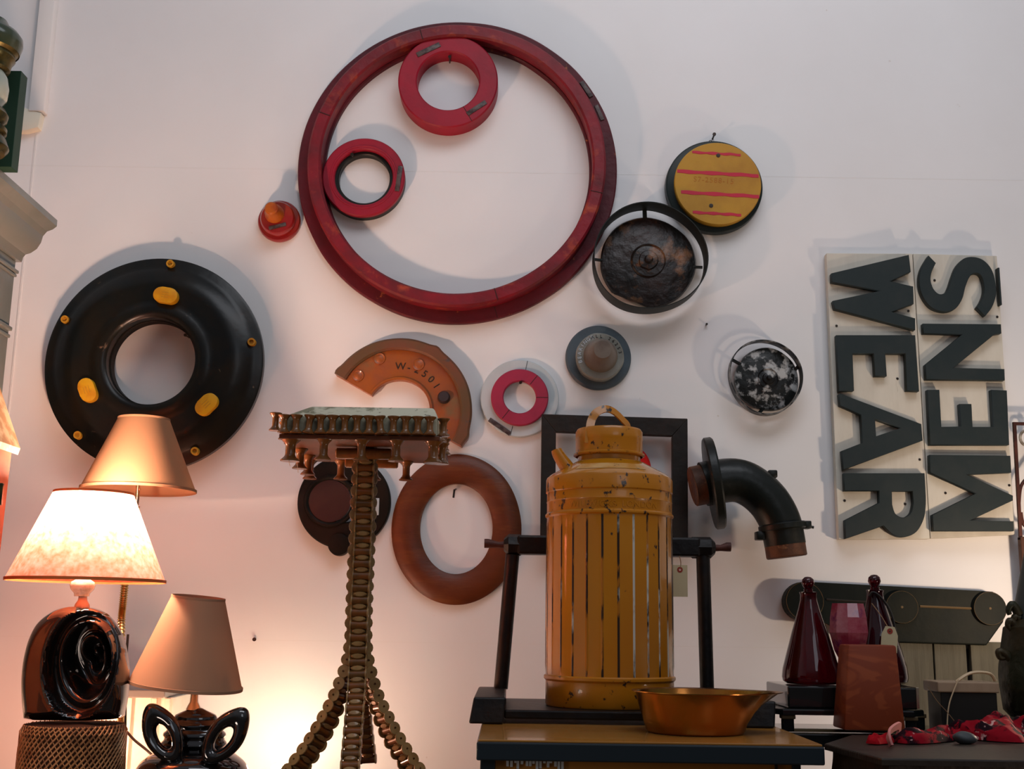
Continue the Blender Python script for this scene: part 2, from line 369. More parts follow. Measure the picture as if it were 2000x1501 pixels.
def flat_shape(bm, loops, h0, h1, Mx, bev=0):
    """outline with holes, extruded between local z h0..h1 and mapped by Mx, through a filled 2D curve"""
    cu = bpy.data.curves.new('tmp', 'CURVE'); cu.dimensions = '2D'; cu.fill_mode = 'BOTH'
    for lp in loops:
        s = cu.splines.new('POLY'); s.points.add(len(lp) - 1); s.use_cyclic_u = True
        for i, (x, y) in enumerate(lp): s.points[i].co = (x, y, 0, 1)
    cu.extrude = (h1 - h0) / 2 - bev; cu.bevel_depth = bev; cu.bevel_resolution = 0; cu.offset = -bev
    o = bpy.data.objects.new('tmp', cu); C.objects.link(o)
    me = bpy.data.meshes.new_from_object(o.evaluated_get(bpy.context.evaluated_depsgraph_get()))
    mm = Mx @ Matrix.Translation((0, 0, (h0 + h1) / 2))
    me.transform(mm); bm.from_mesh(me)
    bpy.data.objects.remove(o); bpy.data.curves.remove(cu); bpy.data.meshes.remove(me)
def text_mesh(bm, txt, size, depth, Mx, bend=None, spacing=1.0):
    cu = bpy.data.curves.new('tmp', 'FONT'); cu.body = txt; cu.size = size; cu.extrude = depth; cu.align_x = 'CENTER'; cu.align_y = 'CENTER'
    cu.space_character = spacing
    o = bpy.data.objects.new('tmp', cu); C.objects.link(o)
    me = bpy.data.meshes.new_from_object(o.evaluated_get(bpy.context.evaluated_depsgraph_get()))
    for v in me.vertices: v.co = Mx @ (bend(v.co) if bend else v.co)
    bm.from_mesh(me); bpy.data.objects.remove(o); bpy.data.curves.remove(cu); bpy.data.meshes.remove(me)
def jitter(bm, amp, scale, seed=0):
    for v in bm.verts:
        v.co += noise.noise_vector(v.co * scale + Vector((seed, seed, seed))) * amp
def arc(cx, cy, r, a0, a1, n=20, ry=None):
    ry = r if ry is None else ry
    return [(cx + r * math.cos(math.radians(a0 + (a1 - a0) * i / n)), cy + ry * math.sin(math.radians(a0 + (a1 - a0) * i / n))) for i in range(n + 1)]
def ringM(bm, r0, r1, h0, h1, Mx, bev=.003, seg=96):
    b = bev
    lathe(bm, [(r0, h0), (r0, h1 - b), (r0 + b, h1), (r1 - b, h1), (r1, h1 - b), (r1, h0)], Mx, seg, closed=True)

# ------------------------------------------------------------------ the setting
bm = B(); box(bm, -2.3, 2.9, 0, .12, 0, 4.2); struct(obj('wall_back', bm, 'wall', smooth=False))
bm = B(); box(bm, -2.42, -2.3, -5.2, .12, 0, 4.2); struct(obj('wall_left', bm, 'wall', smooth=False))
bm = B(); box(bm, -2.42, 2.9, -5.2, .12, -.1, 0); struct(obj('floor', bm, 'floor', smooth=False))
# board seams across the wall
a = P(330, 327, 0); b = P(2050, 352, 0)
bm = B(); box(bm, -2.3, 2.9, -.0003, .001, a.z - .0015, a.z + .0015); struct(obj('trim_2', bm, 'seam', smooth=False))
a = P(560, 1250, 0)
bm = B(); box(bm, -2.3, 2.9, -.0003, .001, a.z - .0012, a.z + .0012); struct(obj('trim_3', bm, 'seam', smooth=False))
# boxed pilaster in the corner, ending in a bracket
p0 = P(62, 240, 0); p1 = P(92, 240, 0)
bm = B(); box(bm, p0.x, p1.x, -.035, 0, P(80, 225, 0).z, 4.2, .003); struct(obj('trim_1', bm, 'trimw'))
pb = P(48, 262, 0); pe = P(91, 228, 0)
bm = B(); prism(bm, [(p0.x - .06, pe.z + .03), (p1.x - .01, pe.z), (p1.x - .015, pb.z + .012), (p1.x - .055, pb.z), (p0.x - .06, pb.z)], .0, .030, AX @ T(0, 0, 0), .002)
for v in bm.verts: pass
struct(obj('trim_4', bm, 'cream'))
bm = B(); q = P(58, 400, 0); box(bm, q.x - .003, q.x + .002, -.003, 0, 0, pb.z); struct(obj('trim_5', bm, 'seam', smooth=False))

# ------------------------------------------------------------------ wall items
def wthing(name, label, cat, px, py, t, group=None):
    Mx, s = WM(px, py, t)
    return thing(name, label, cat, Mx.translation.copy(), group), Mx, s

def nail_part(Mx, r, h, parent, px_len=.03, a=90, rad=.0022, base=None):
    """a nail inside a ring hole at angle a"""
    c = Vector((math.cos(math.radians(a)) * r, math.sin(math.radians(a)) * r, 0))
    bm = B(); cyl(bm, Mx @ (c + Vector((0, -.004, 0))), Mx @ (c + Vector((.002, -.008, h))), rad, 8)
    cyl(bm, Mx @ (c + Vector((.002, -.008, h))), Mx @ (c + Vector((.002, -.0085, h + .0025))), rad * 2.2, 10)
    return tag(obj('nail', bm, 'nail'), *parent)

# 1 great red ring
t, Mx, s = wthing('wheel_ring', 'huge dark red wooden ring with a stepped rim, enclosing two smaller red rings', 'ring', 892, 316, .075)
ringM(b := B(), s * 262, s * 316.5, .001, .022, Mx, .004, 160); jitter(b, .0012, 9); obj('flange', b, 'redd', t, label='dark red outer flange with scuffed orange marks')
ringM(b := B(), s * 266, s * 292, .023, .078, Mx, .006, 160); jitter(b, .0012, 9, 3); obj('raised_rim', b, 'red', t)
for (ang, r0, r1, h) in ((-73, 266.5, 291.5, .0786), (106, 267, 291, .0786), (-74.5, 293, 315, .0226), (160, 267, 291.5, .0786), (-12, 267, 291.5, .0786)):
    b = B(); Q = Mx @ RZ(math.radians(ang)); box(b, s * r0, s * r1, -.0009, .0009, h - .001, h + .0004, Mx=Q); obj('joint_crack', b, 'crack', t, smooth=False)
def plate(parent, Mx, cx, cy, L, Wd, ang, h, s, name='stamped_plate'):
    b = B(); Q = Mx @ T(cx * s, cy * s, 0) @ RZ(math.radians(ang)); box(b, -L * s / 2, L * s / 2, -Wd * s / 2, Wd * s / 2, h - .001, h + .0025, .0008, Q); return obj(name, b, 'tag', parent, label='small grey metal strip')
plate(t, Mx, 255, 172, 38, 9, -58, .0235, s); plate(t, Mx, 281, 122, 34, 8, -68, .0235, s)

# 2 upper red ring
t, Mx, s = wthing('pattern_ring', 'thick crimson ring hung inside the top of the huge red ring', 'ring', 875, 157, .066)
ringM(b := B(), s * 61, s * 97.5, 0, .066, Mx, .004, 110); obj('ring_body', b, 'redc', t)
plate(t, Mx, -40, 64, 50, 10, 28, .066, s); plate(t, Mx, 57, -57, 44, 9, 36, .066, s)
b = B(); Q = Mx @ RZ(math.radians(-60)); box(b, s * 62, s * 97, -.0008, .0008, .0655, .0664, Mx=Q); obj('joint_crack', b, 'crack', t, smooth=False)
nail_part(Mx, s * 60, .05, ('dark nail at the top of the thick crimson ring hole', 'nail'))
# 3 lower left red ring
t, Mx, s = wthing('pattern_ring', 'flatter crimson ring with a black inner edge, touching the left of the huge ring', 'ring', 710, 345, .045)
ringM(b := B(), s * 50, s * 80, 0, .028, Mx, .003, 100); obj('backing_ring', b, 'black', t, label='black backing ring')
ringM(b := B(), s * 57, s * 80.5, .028, .045, Mx, .003, 100); obj('ring_body', b, 'redc', t)
ringM(b := B(), s * 62, s * 66, .045, .0465, Mx, .001, 100); obj('bead', b, 'redc', t)
plate(t, Mx, 69, -3, 52, 9, 84, .045, s)
nail_part(Mx, s * 56, .047, ('shiny bent nail in the black-edged crimson ring', 'nail'), a=117, rad=.0026)
# 4 red knob
t, Mx, s = wthing('turned_knob', 'small glossy red stepped knob with an orange tip, left of the huge red ring', 'knob', 540, 422, .06)
lathe(b := B(), [(0, 0), (s * 41, 0), (s * 42, .006), (s * 42, .018), (s * 40, .023), (s * 34, .024), (s * 34, .045), (s * 31, .052), (0, .053)], Mx, 64); obj('base', b, 'redo', t)
Q = Mx @ T(s * -5, s * 6, 0)
lathe(b := B(), [(s * 19, .053), (s * 18, .066), (s * 14, .075), (s * 13, .105), (s * 10, .110), (0, .111)], Q, 48); obj('tip', b, 'orange', t, label='orange turned tip')
plate(t, Mx, 2, -19, 34, 7, 16, .0525, s)
# 5 yellow striped disc
t, Mx, s = wthing('striped_disc', 'mustard yellow disc with four red stripes on a black backing disc', 'disc', 1402, 358, .055)
Q0 = Mx @ T(s * -4, 0, 0)
lathe(b := B(), [(0, .002), (s * 95, .002), (s * 96, .008), (s * 95, .028), (s * 92, .031), (0, .031)], Q0, 100); obj('backing_disc', b, 'darkgreen', t, label='greenish black backing disc')
lathe(b := B(), [(s * 84, .031), (s * 85, .052), (s * 83.5, .055), (0, .055)], Mx, 100); obj('face_disc', b, 'yellow', t, label='mustard yellow face')
for (yy, x0, x1, wd) in ((64, -49, 46, 5), (24, -79, 80, 7), (-19, -72, 80, 7), (-60, -50, 44, 5.5)):
    b = B(); nn = 14; pts = []
    for i in range(nn + 1):
        x = x0 + (x1 - x0) * i / nn; pts.append((x, yy - (x - x0) * .045 + .8 * math.sin(i * 1.3) + wd / 2))
    for i in range(nn, -1, -1):
        x = x0 + (x1 - x0) * i / nn; pts.append((x, yy - (x - x0) * .045 + .8 * math.sin(i * 1.7 + 1) - wd / 2))
    prism(b, [(x * s, y * s) for x, y in pts], .054, .0559, Mx); obj('stripe', b, 'stripe', t, smooth=False)
for (x, y) in ((2, 58), (-14, -46)):
    b = B(); lathe(b, [(0, .0553), (s * 4, .0553), (s * 4, .0565), (0, .057)], Mx @ T(x * s, y * s, 0), 14); obj('screw', b, 'nail', t)
b = B(); tube(b, [Mx @ Vector((s * (-8 + 3.2 * math.sin(i / 10 * 2 * PI)), s * (97 + 4 * math.cos(i / 10 * 2 * PI)), .012)) for i in range(11)], .0012, 6, False); obj('wire_hook', b, 'nail', t)
b = B(); text_mesh(b, 'S7-2588-15', s * 15, .0003, Mx @ T(-s * 8, s * 6, .0553) @ RZ(math.radians(-3)), spacing=1.15)
obj('stamping', b, 'can', t, smooth=False, label='faint stamped figures')
q = P(1394, 266, -.02); b = B(); cyl(b, (q.x, 0, q.z), (q.x, -.03, q.z + .002), .0028, 8); cyl(b, (q.x, -.029, q.z + .002), (q.x, -.033, q.z + .002), .0055, 10)
tag(obj('nail', b, 'nail'), 'nail holding up the yellow striped disc', 'nail')

# 6 hooped iron pans
def hooped(label, px, py, hr, dx, dy, dr, pm, hm, group_seed, dome, spokes, boss=0, dents=None, depth=.05, hcol=None, tilt=0):
    t, Mx, s = wthing('hooped_lid', label, 'lid', px, py, .055)
    hz0, hz1 = .026, .026 + depth
    def rf(a, r, h):
        return r * (1 + .018 * math.sin(2 * a + group_seed) + .022 * math.sin(3 * a + 1.7 * group_seed)) + (h - hz0) * tilt * math.sin(a)
    b = B(); lathe(b, [(s * hr - .003, hz0), (s * hr - .003, hz1), (s * hr, hz1), (s * hr, hz0)], Mx, 90, closed=True, rf=rf); jitter(b, .003, 7, group_seed); obj('hoop', b, hm, t)
    Q = Mx @ T(dx * s, dy * s, 0); r = dr * s
    prof = [(0, .004), (r * .8, .004), (r * .97, .012), (r, .022), (r * .97, .030)]
    for k in range(1, 9):
        u = 1 - k / 9; prof.append((r * .96 * u, .031 + dome * (1 - u ** 2)))
    if boss: prof = prof[:-1] + [(boss * s, .031 + dome), (boss * s * .9, .036 + dome), (boss * s * .45, .038 + dome), (boss * s * .3, .047 + dome), (0, .048 + dome)]
    def rf2(a, r, h):
        q = 1 + .012 * math.sin(3 * a + group_seed)
        if dents:
            d = math.cos(a - math.radians(dents))
            if d > .90: q *= 1 - (d - .90) * 1.1
        return r * q
    b = B(); lathe(b, prof, Q, 80, rf=rf2); jitter(b, .0035, 14, group_seed); obj('dished_lid', b, pm, t)
    if boss:
        b = B(); lathe(b, [(boss * s * 1.5, .028 + dome), (boss * s * 1.62, .033 + dome), (boss * s * 1.75, .028 + dome)], Q, 48); obj('pressed_ring', b, pm, t)
    for a in spokes:
        ca, sa = math.cos(math.radians(a)), math.sin(math.radians(a))
        p0 = Mx @ Vector((dx * s + ca * dr * s * .93, dy * s + sa * dr * s * .93, .026)); p1 = Mx @ Vector((ca * (hr * s - .002), sa * (hr * s - .002), .032))
        b = B(); tube(b, [p0, (p0 + p1) / 2, p1], .009, 4, flat=(1, .45)); obj('bracket', b, 'hoop', t)
    return t
hooped('large rusty black iron lid held in a loose steel hoop, under the yellow disc', 1267, 507, 109, 0, 0, 94, 'rustpan', 'hoop', 1.3, .018, (93, 178, -5), 20, dents=-112, depth=.075)
hooped('smaller dented iron lid with flaking silver coat and crooked hoop, left of the lettered boards', 1496, 735, 73, 6, -2, 64, 'silverpan', 'flake', 4.1, .014, (150, 20, -100), 12, depth=.035)

# 7 slate knob
t, Mx, s = wthing('turned_knob', 'slate blue disc carrying a grey stepped knob, above the orange can', 'knob', 1169, 697, .02)
lathe(b := B(), [(0, 0), (s * 63, 0), (s * 64.5, .004), (s * 64, .014), (s * 61, .019), (0, .020)], Mx, 90); obj('base_disc', b, 'bluegrey', t)
lathe(b := B(), [(s * 45, .02), (s * 46, .024), (s * 46.5, .055), (s * 44, .060), (0, .060)], Mx @ T(s * 1, -s * 4, 0), 64, rf=lambda a, r, h: r * (1 + .016 * max(0, math.cos(6 * (a + .25))))); obj('collar', b, 'putty', t)
lathe(b := B(), [(s * 33, .060), (s * 31, .075), (s * 19, .135), (s * 16.5, .140), (0, .141)], Mx @ T(s * 2, -s * 3, 0), 64); obj('cone', b, 'puttyd', t, label='tapering taupe boss')
def letters_arc(parent, txt, Mx, r, h, size, a_mid, step, m, name='lettering', depth=.0006):
    b = B()
    n = len(txt)
    for i, ch in enumerate(txt):
        a = math.radians(a_mid + ((n - 1) / 2 - i) * step)
        text_mesh(b, ch, size, depth, Mx @ T(r * math.cos(a), r * math.sin(a), h) @ RZ(a - PI / 2))
    return obj(name, b, m, parent, smooth=False)
letters_arc(t, 'BEARINGS', Mx @ T(s, -4 * s, 0), s * 39.5, .0605, s * 10, 155, 12, 'silver')
letters_arc(t, 'ALL 26253', Mx @ T(s, -4 * s, 0), s * 39.5, .0605, s * 8.5, 62, 12.5, 'crack')

# 8 pale grey and raspberry ring
t, Mx, s = wthing('pattern_ring', 'pale grey ring with a raised raspberry centre ring, beside the dark square frame', 'ring', 1015, 777, .018)
ringM(b := B(), s * 32, s * 76.5, 0, .018, Mx, .002, 96); jitter(b, .0005, 30); obj('base_ring', b, 'whitegrey', t)
ringM(b := B(), s * 31.5, s * 56, .018, .034, Mx, .003, 96); obj('raised_ring', b, 'pinkred', t, label='raspberry red raised ring')
for (ang, r0, r1, h) in ((79, 57, 76, .0183), (-103, 57, 76, .0183), (-128, 32, 55, .0343), (52, 32, 55, .0343), (0, 32, 55, .0343)):
    b = B(); Q = Mx @ RZ(math.radians(ang)); box(b, s * r0, s * r1, -.0008, .0008, h - .001, h + .0003, Mx=Q); obj('joint_crack', b, 'crack', t, smooth=False)
plate(t, Mx, -38, -57, 50, 9, -34, .0172, s)
nail_part(Mx, s * 34, .036, ('nail holding the pale grey and raspberry ring', 'nail'))

# 9 orange half ring
t, Mx, s = wthing('horseshoe_pattern', 'orange brown C-shaped casting pattern with a raised worn rim, behind the spool stand', 'pattern', 778, 800, .04)
def carc(bm, r0, r1, h0, h1, a0, a1, bev=.004, seg=70, rf=None):
    lathe(bm, [(r0 * s, h0), (r0 * s, h1 - bev), ((r0) * s + bev, h1), (r1 * s - bev, h1), (r1 * s, h1 - bev), (r1 * s, h0)], Mx, seg, closed=True, a0=math.radians(a0), a1=math.radians(a1), rf=rf)
def scal(a, r, h):
    d = math.degrees(a); k = 0
    for c0 in (60, 148, -20): k += math.exp(-((d - c0) / 4.0) ** 2)
    return r * (1 + .028 * k) if r > s * 130 else r
b = B(); carc(b, 62, 143, 0, .030, -29, 151, rf=scal); jitter(b, .0012, 12); obj('panel', b, 'sienna', t)
b = B(); carc(b, 121, 144, .030, .046, -29, 151, .006, rf=scal); jitter(b, .0015, 12, 5); obj('raised_rim', b, 'siennar', t, label='worn grey brown rim')
b = B(); carc(b, 61, 67, .030, .036, -12, 151, .002); obj('inner_lip', b, 'sienna', t)
Qb = Mx @ T(s * 88, s * 27, 0)
b = B(); lathe(b, [(s * 12.5, .030), (s * 12.5, .036), (s * 9.5, .045), (0, .046)], Qb, 24); obj('bolt', b, 'bolt', t)
for (x, y) in ((-41, 103), (-82, 68), (36, 92)):
    b = B(); lathe(b, [(s * 12, .030), (s * 11, .034), (s * 8, .032), (s * 5, .034), (0, .035)], Mx @ T(s * x, s * y, 0), 24); obj('boss', b, 'sienna', t)
letters_arc(t, 'W-2501', Mx, s * 88, .0305, s * 20, 62, 11, 'crack')

# 10 black wheel
t, Mx, s = wthing('wheel_pattern', 'large black dished wheel pattern with three yellow lozenges, above the tan lampshade', 'wheel', 301, 709, .072)
Rw = s * 213
prof = [(s * 86, .047), (s * 86, .107), (s * 90, .114), (s * 100, .117), (s * 112, .110), (s * 124, .105), (s * 150, .111), (s * 172, .105), (s * 188, .086), (s * 198, .078), (s * 208, .076), (Rw, .072), (Rw, .052), (s * 205, .048)]
lathe(b := B(), prof, Mx, 128, closed=True); obj('rim_body', b, 'wheelblack', t)
ringM(b := B(), s * 84, s * 90, .040, .075, Mx, .002, 96); obj('inner_sleeve', b, 'darkdisc', t)
for a_ in (30, 150, 270):
    b = B(); Q = Mx @ RZ(math.radians(a_)) @ T(s * 140, 0, 0); box(b, -.02, .02, -.03, .03, .001, .060, .003, Q); obj('spacer_block', b, 'darkwood', t, smooth=False)
for i, (px, py, ang) in enumerate(((323, 576, -8), (170, 761, 113), (403, 789, 47))):
    c = P(px, py, -.126); c2 = Mx.inverted() @ c
    Q = Mx @ T(c2.x, c2.y, 0) @ RZ(math.radians(ang))
    L, Wd = 15 * s, 15.5 * s
    pts = [(L + Wd * math.cos(a), Wd * math.sin(a)) if a < PI / 2 + .01 or a > 3 * PI / 2 - .01 else (0, 0) for a in []]
    pts = [(8.5 * s + Wd * math.cos(math.radians(k)), Wd * math.sin(math.radians(k))) for k in range(-90, 91, 15)] + [(-8.5 * s + Wd * math.cos(math.radians(k)), Wd * math.sin(math.radians(k))) for k in range(90, 271, 15)]
    b = B(); prism(b, pts, .100, .130, Q, .003); z = obj('lozenge', b, 'yellowp', t, label='yellow lozenge')
    b = B()
    for k in (-5, 0, 5): box(b, -7 * s, 7 * s, (k - .7) * s, (k + .7) * s, .1298, .1306, Mx=Q)
    obj('stamped_lines', b, 'yellow', z, smooth=False)
for (px, py) in ((332, 514), (126, 623), (491, 667), (151, 849), (380, 880)):
    c2 = Mx.inverted() @ P(px, py, -.092)
    b = B(); lathe(b, [(s * 8, .074), (s * 7.5, .093), (s * 4.5, .093), (s * 4, .086), (0, .086)], Mx @ T(c2.x, c2.y, 0), 20); obj('bushing', b, 'yellow', t, label='small yellow bushing')
nail_part(Mx, s * 84, .05, ('nail under the upper right of the black wheel hole', 'nail'), a=52)

# 11 dark disc with lug
t, Mx, s = wthing('core_disc', 'dark disc with a maroon centre and a round lug, behind the spool stand post', 'disc', 671, 979, .035)
b = B()
ringM(b, s * 40, s * 91, .001, .030, Mx @ T(0, 0, 0), .004, 90); obj('body', b, 'darkdisc', t)
Q = Mx @ T(s * -27, s * 1, 0)
lathe(b := B(), [(s * 52, .028), (s * 50, .035), (s * 46, .035), (s * 42, .030)], Q, 60); obj('recess_rim', b, 'darkdisc', t)
lathe(b := B(), [(0, .0302), (s * 41, .0302), (s * 41, .0315), (0, .0315)], Q, 60); obj('recess_face', b, 'maroon', t, label='maroon flat centre')
lathe(b := B(), [(0, .002), (s * 20, .002), (s * 22, .01), (s * 21, .034), (s * 12, .036), (0, .036)], Mx @ T(s * -6, -s * 83, 0), 40); obj('lug', b, 'darkdisc', t)
b = B(); Q = Mx @ T(s * 66, s * 0, 0); box(b, -.005, .005, -.038, .012, .028, .0315, .001, Q); obj('slot_plate', b, 'whitegrey', t, label='thin white slot strip')

# 12 oval brown ring
t, Mx, s = wthing('oval_ring', 'tall oval varnished brown wooden ring hanging on a nail beside the spool stand post', 'ring', 891, 1031, .03)
def oval(bm, prof, Mx, ky0, ky1, ca, seg=100):
    rows = []
    for (r, h, k) in prof:
        rows.append([bm.verts.new(Mx @ Vector((r * math.cos(2 * PI * i / seg), r * k * math.sin(2 * PI * i / seg) + (ca if r < s * 100 else 0), h))) for i in range(seg)])
    for A, Bq in zip(rows, rows[1:] + rows[:1]):
        for i in range(seg): bm.faces.new((A[i], A[(i + 1) % seg], Bq[(i + 1) % seg], Bq[i]))
ko, ki = 1.155, 1.24
oval(b := B(), [(s * 71, .002, ki), (s * 71, .018, ki), (s * 75, .024, ki), (s * 99, .032, 1.2), (s * 120, .026, ko), (s * 127.5, .014, ko), (s * 127.5, .002, ko)], Mx, ko, ki, 0); jitter(b, .0008, 10)
obj('ring_body', b, 'brownring', t)
Qn, sn = WM(889, 952, .04); b = B(); cyl(b, Qn @ Vector((0, 0, 0)), Qn @ Vector((-.002, -.008, .045)), .0028, 8); cyl(b, Qn @ Vector((-.002, -.006, .043)), Qn @ Vector((-.004, -.030, .046)), .003, 10)
tag(obj('nail', b, 'nail'), 'dark nail the oval brown ring hangs from', 'nail')

# 13 dark square frame and red disc
Yf = -.062
o = [P(x, y, Yf) for x, y in ((1058, 808), (1343, 817), (1344, 1078), (1055, 1070))]
i_ = [P(x, y, Yf) for x, y in ((1086, 843), (1313, 851), (1313, 1046), (1084, 1040))]
t = thing('picture_frame', 'dark empty square wooden frame hanging behind the orange can', 'frame', (o[3].x, -.02, o[3].z))
xo0, xo1 = o[0].x, o[1].x; zo1 = (o[0].z + o[1].z) / 2; zo0 = (o[2].z + o[3].z) / 2
Qf = T(0, 0, 0)
def rail(a, bq, c, d):
    b = B(); f = [Vector((p.x, -.063, p.z)) for p in (a, bq, c, d)]; k = [Vector((p.x, -.0365, p.z)) for p in (a, bq, c, d)]
    hexa(b, f + k, .002); return b
obj('top_rail', rail(o[0], o[1], i_[1], i_[0]), 'framewood', t, smooth=False)
obj('stile', rail(o[1], o[2], i_[2], i_[1]), 'framewood', t, smooth=False)
obj('bottom_rail', rail(o[2], o[3], i_[3], i_[2]), 'framewood', t, smooth=False)
obj('stile', rail(o[3], o[0], i_[0], i_[3]), 'framewood', t, smooth=False)
b = B(); box(b, i_[3].x + .02, i_[2].x - .02, -.0365, 0, i_[3].z - .03, i_[3].z - .012, .002); obj('hanging_batten', b, 'framewood', t, smooth=False)
t, Mx, s = wthing('red_disc', 'bright red disc inside the dark square frame, mostly hidden by the orange can lid', 'disc', 1222, 915, .025)
lathe(b := B(), [(0, 0), (s * 49, 0), (s * 51, .006), (s * 50, .022), (s * 46, .027), (s * 20, .022), (0, .022)], Mx, 64); obj('disc_body', b, 'bright_red', t)

# 14 pipe elbow
Yp = -.145
t = thing('pipe_elbow', 'black cast pipe elbow with a round flange and rusty ends, right of the square frame', 'pipe', P(1470, 950, 0).xyz)
pts = [P(x, y, Yp) for x, y in ((1352, 950), (1400, 940), (1440, 938), (1472, 952), (1502, 980), (1522, 1015), (1531, 1050), (1537, 1088))]
sp_ = S(pts[2]); path = spline(pts, 6)
b = B(); a0 = path[3:39]; tube(b, a0, sp_ * 42, 36, True, rad=[sp_ * (43.5 - 4 * i / len(a0)) for i in range(len(a0))]); obj('bend', b, 'pipe', t)
b = B(); d = (pts[1] - pts[0]); cyl(b, pts[0], pts[0] + d * .9, sp_ * 39, 36, .003); obj('pipe_end', b, 'rust', t, label='rusty pipe end')
b = B(); d2 = (pts[7] - pts[6]); cyl(b, pts[6] - d2 * .35, pts[7], sp_ * 39, 36, .003); obj('pipe_end', b, 'rust', t, label='rusty pipe end')
n = Vector((178, 0, 26)).normalized(); n = (n + Vector((0, -.10, 0))).normalized()
fc = P(1393, 943, Yp)
b = B(); m = axis_m(fc - n * .012, n); lathe(b, [(0, 0), (sp_ * 87, 0), (sp_ * 90, .004), (sp_ * 90, .022), (sp_ * 87, .027), (0, .027)], m, 64); obj('flange', b, 'pipe', t)
b = B(); m = axis_m(P(1527, 1022, Yp), d2); lathe(b, [(0, 0), (sp_ * 44, 0), (sp_ * 46, .003), (sp_ * 46, .016), (sp_ * 44, .019), (0, .019)], m, 48); obj('collar', b, 'pipe', t)
b = B(); q = P(1484, 1046, Yp); box(b, -.012, .012, -.02, .02, -.012, .012, .003, T(*q)); obj('lug', b, 'pipe', t)
b = B(); q = P(1574, 1025, Yp); box(b, -.016, .012, -.02, .02, -.011, .011, .003, T(*q)); cyl(b, q + Vector((.01, 0, -.004)), q + Vector((.022, 0, -.006)), .004, 8); obj('lug', b, 'pipe', t)
b = B(); q = P(1508, 925, Yp); box(b, -.013, .013, -.015, .015, -.012, .010, .004, T(*q)); obj('boss', b, 'pipe', t)
b = B(); q = P(1500, 985, -.1); box(b, q.x - .012, q.x + .012, -.14, 0, q.z - .012, q.z + .012, .002); obj('wall_bracket', b, 'iron', t)

# 15 sign boards
def zc(zx, zy): return (1580 + zx * .4264, 460 + zy * .4264)
def board(label, corners, name):
    Yb = -.030; f = [P(*zc(*c), Yb) for c in corners]
    t = thing(name, label, 'sign', (f[3].x, -.015, f[3].z))
    b = B(); hexa(b, [Vector((p.x, Yb, p.z)) for p in f] + [Vector((p.x, -.003, p.z)) for p in f], .0015)
    for q in b.faces:
        n = q.normal
    obj('board', b, 'plank', t, smooth=False); return t
def letter(t, ch, loops, Y0=-.030, Y1=-.052):
    L = []
    for lp in loops:
        L.append([(P(*zc(x, y), Y1).x, P(*zc(x, y), Y1).z) for x, y in lp])
    b = B(); flat_shape(b, L, -Y0, -Y1, AX, .0012)
    return obj('letter_' + ch, b, 'letter', t, smooth=False)
t1 = board('white wooden board with raised black letters WEAR turned sideways', [(80, 80), (474, 82), (554, 1388), (137, 1390)], 'lettered_board')
t2 = board('white wooden board with raised black letters MENS reading upwards, beside the iron gate', [(477, 82), (861, 92), (945, 1368), (557, 1386)], 'lettered_board')
letter(t1, 'w', [[(103, 172), (458, 87), (467, 165), (372, 208), (478, 232), (480, 312), (378, 348), (487, 378), (487, 432), (118, 335), (109, 298), (328, 252), (105, 212)]])
letter(t1, 'e', [[(125, 455), (487, 455), (505, 712), (448, 710), (442, 540), (350, 540), (357, 643), (302, 643), (296, 540), (200, 540), (207, 710), (137, 712)]])
letter(t1, 'a', [[(137, 725), (150, 725), (515, 862), (521, 938), (158, 1072), (150, 985), (245, 948), (238, 820), (142, 778)], [(303, 840), (420, 880), (308, 918)]])
def curve2(pts, n=5): return [(v.x, v.y) for v in spline([Vector((x, y, 0)) for x, y in pts], n)]
letter(t1, 'r', [[(160, 1087), (530, 1087)] + curve2([(534, 1150), (536, 1230), (525, 1300), (490, 1358), (435, 1380), (385, 1368), (342, 1328)]) + [(168, 1388), (165, 1302), (322, 1222), (322, 1168), (163, 1168)],
                 [(380, 1170), (475, 1170)] + curve2([(478, 1225), (466, 1270), (432, 1290), (396, 1272), (382, 1230)])])
letter(t2, 's', [curve2([(548, 90), (514, 150), (505, 212), (520, 275), (560, 328), (620, 348), (670, 335), (702, 290), (717, 235), (735, 190), (757, 172), (782, 176), (798, 205), (803, 252), (790, 295), (768, 328)]) + curve2([(808, 368), (840, 325), (858, 265), (852, 200), (835, 150), (800, 112), (755, 97), (710, 104), (675, 140), (655, 190), (640, 235), (625, 260), (598, 267), (572, 245), (558, 205), (563, 165), (582, 125)])])
letter(t2, 'n', [[(522, 402), (880, 405), (882, 447), (850, 452), (662, 605), (896, 610), (898, 662), (537, 658), (533, 590), (702, 452), (525, 447)]])
letter(t2, 'e', [[(543, 705), (598, 705), (607, 875), (697, 873), (690, 770), (745, 770), (750, 875), (845, 875), (835, 705), (907, 708), (918, 958), (555, 958)]])
letter(t2, 'm', [[(553, 1003), (923, 1007), (928, 1085), (722, 1093), (935, 1190), (935, 1212), (740, 1303), (938, 1307), (940, 1352), (570, 1352), (566, 1278), (765, 1180), (555, 1085)]])
p0 = P(*zc(852, 155), -.031); p1 = P(*zc(872, 325), -.031)
b = B(); box(b, p0.x, p1.x, -.052, -.030, p1.z, p0.z, .001); obj('dark_strip', b, 'letter', t2, smooth=False, label='short black strip at the board edge')  # short dark strip along the board edge, as deep as the letters
for tt, lst in ((t1, ((126, 413), (455, 345), (405, 655), (507, 1025), (163, 1213), (440, 1228), (318, 1278))), (t2, ((575, 205), (862, 372), (625, 1178), (917, 1143)))):
    for (x, y) in lst:
        q = P(*zc(x, y), -.030); b = B(); cyl(b, (q.x, -.029, q.z), (q.x, -.0315, q.z), .0038, 10); obj('screw', b, 'nail', tt)

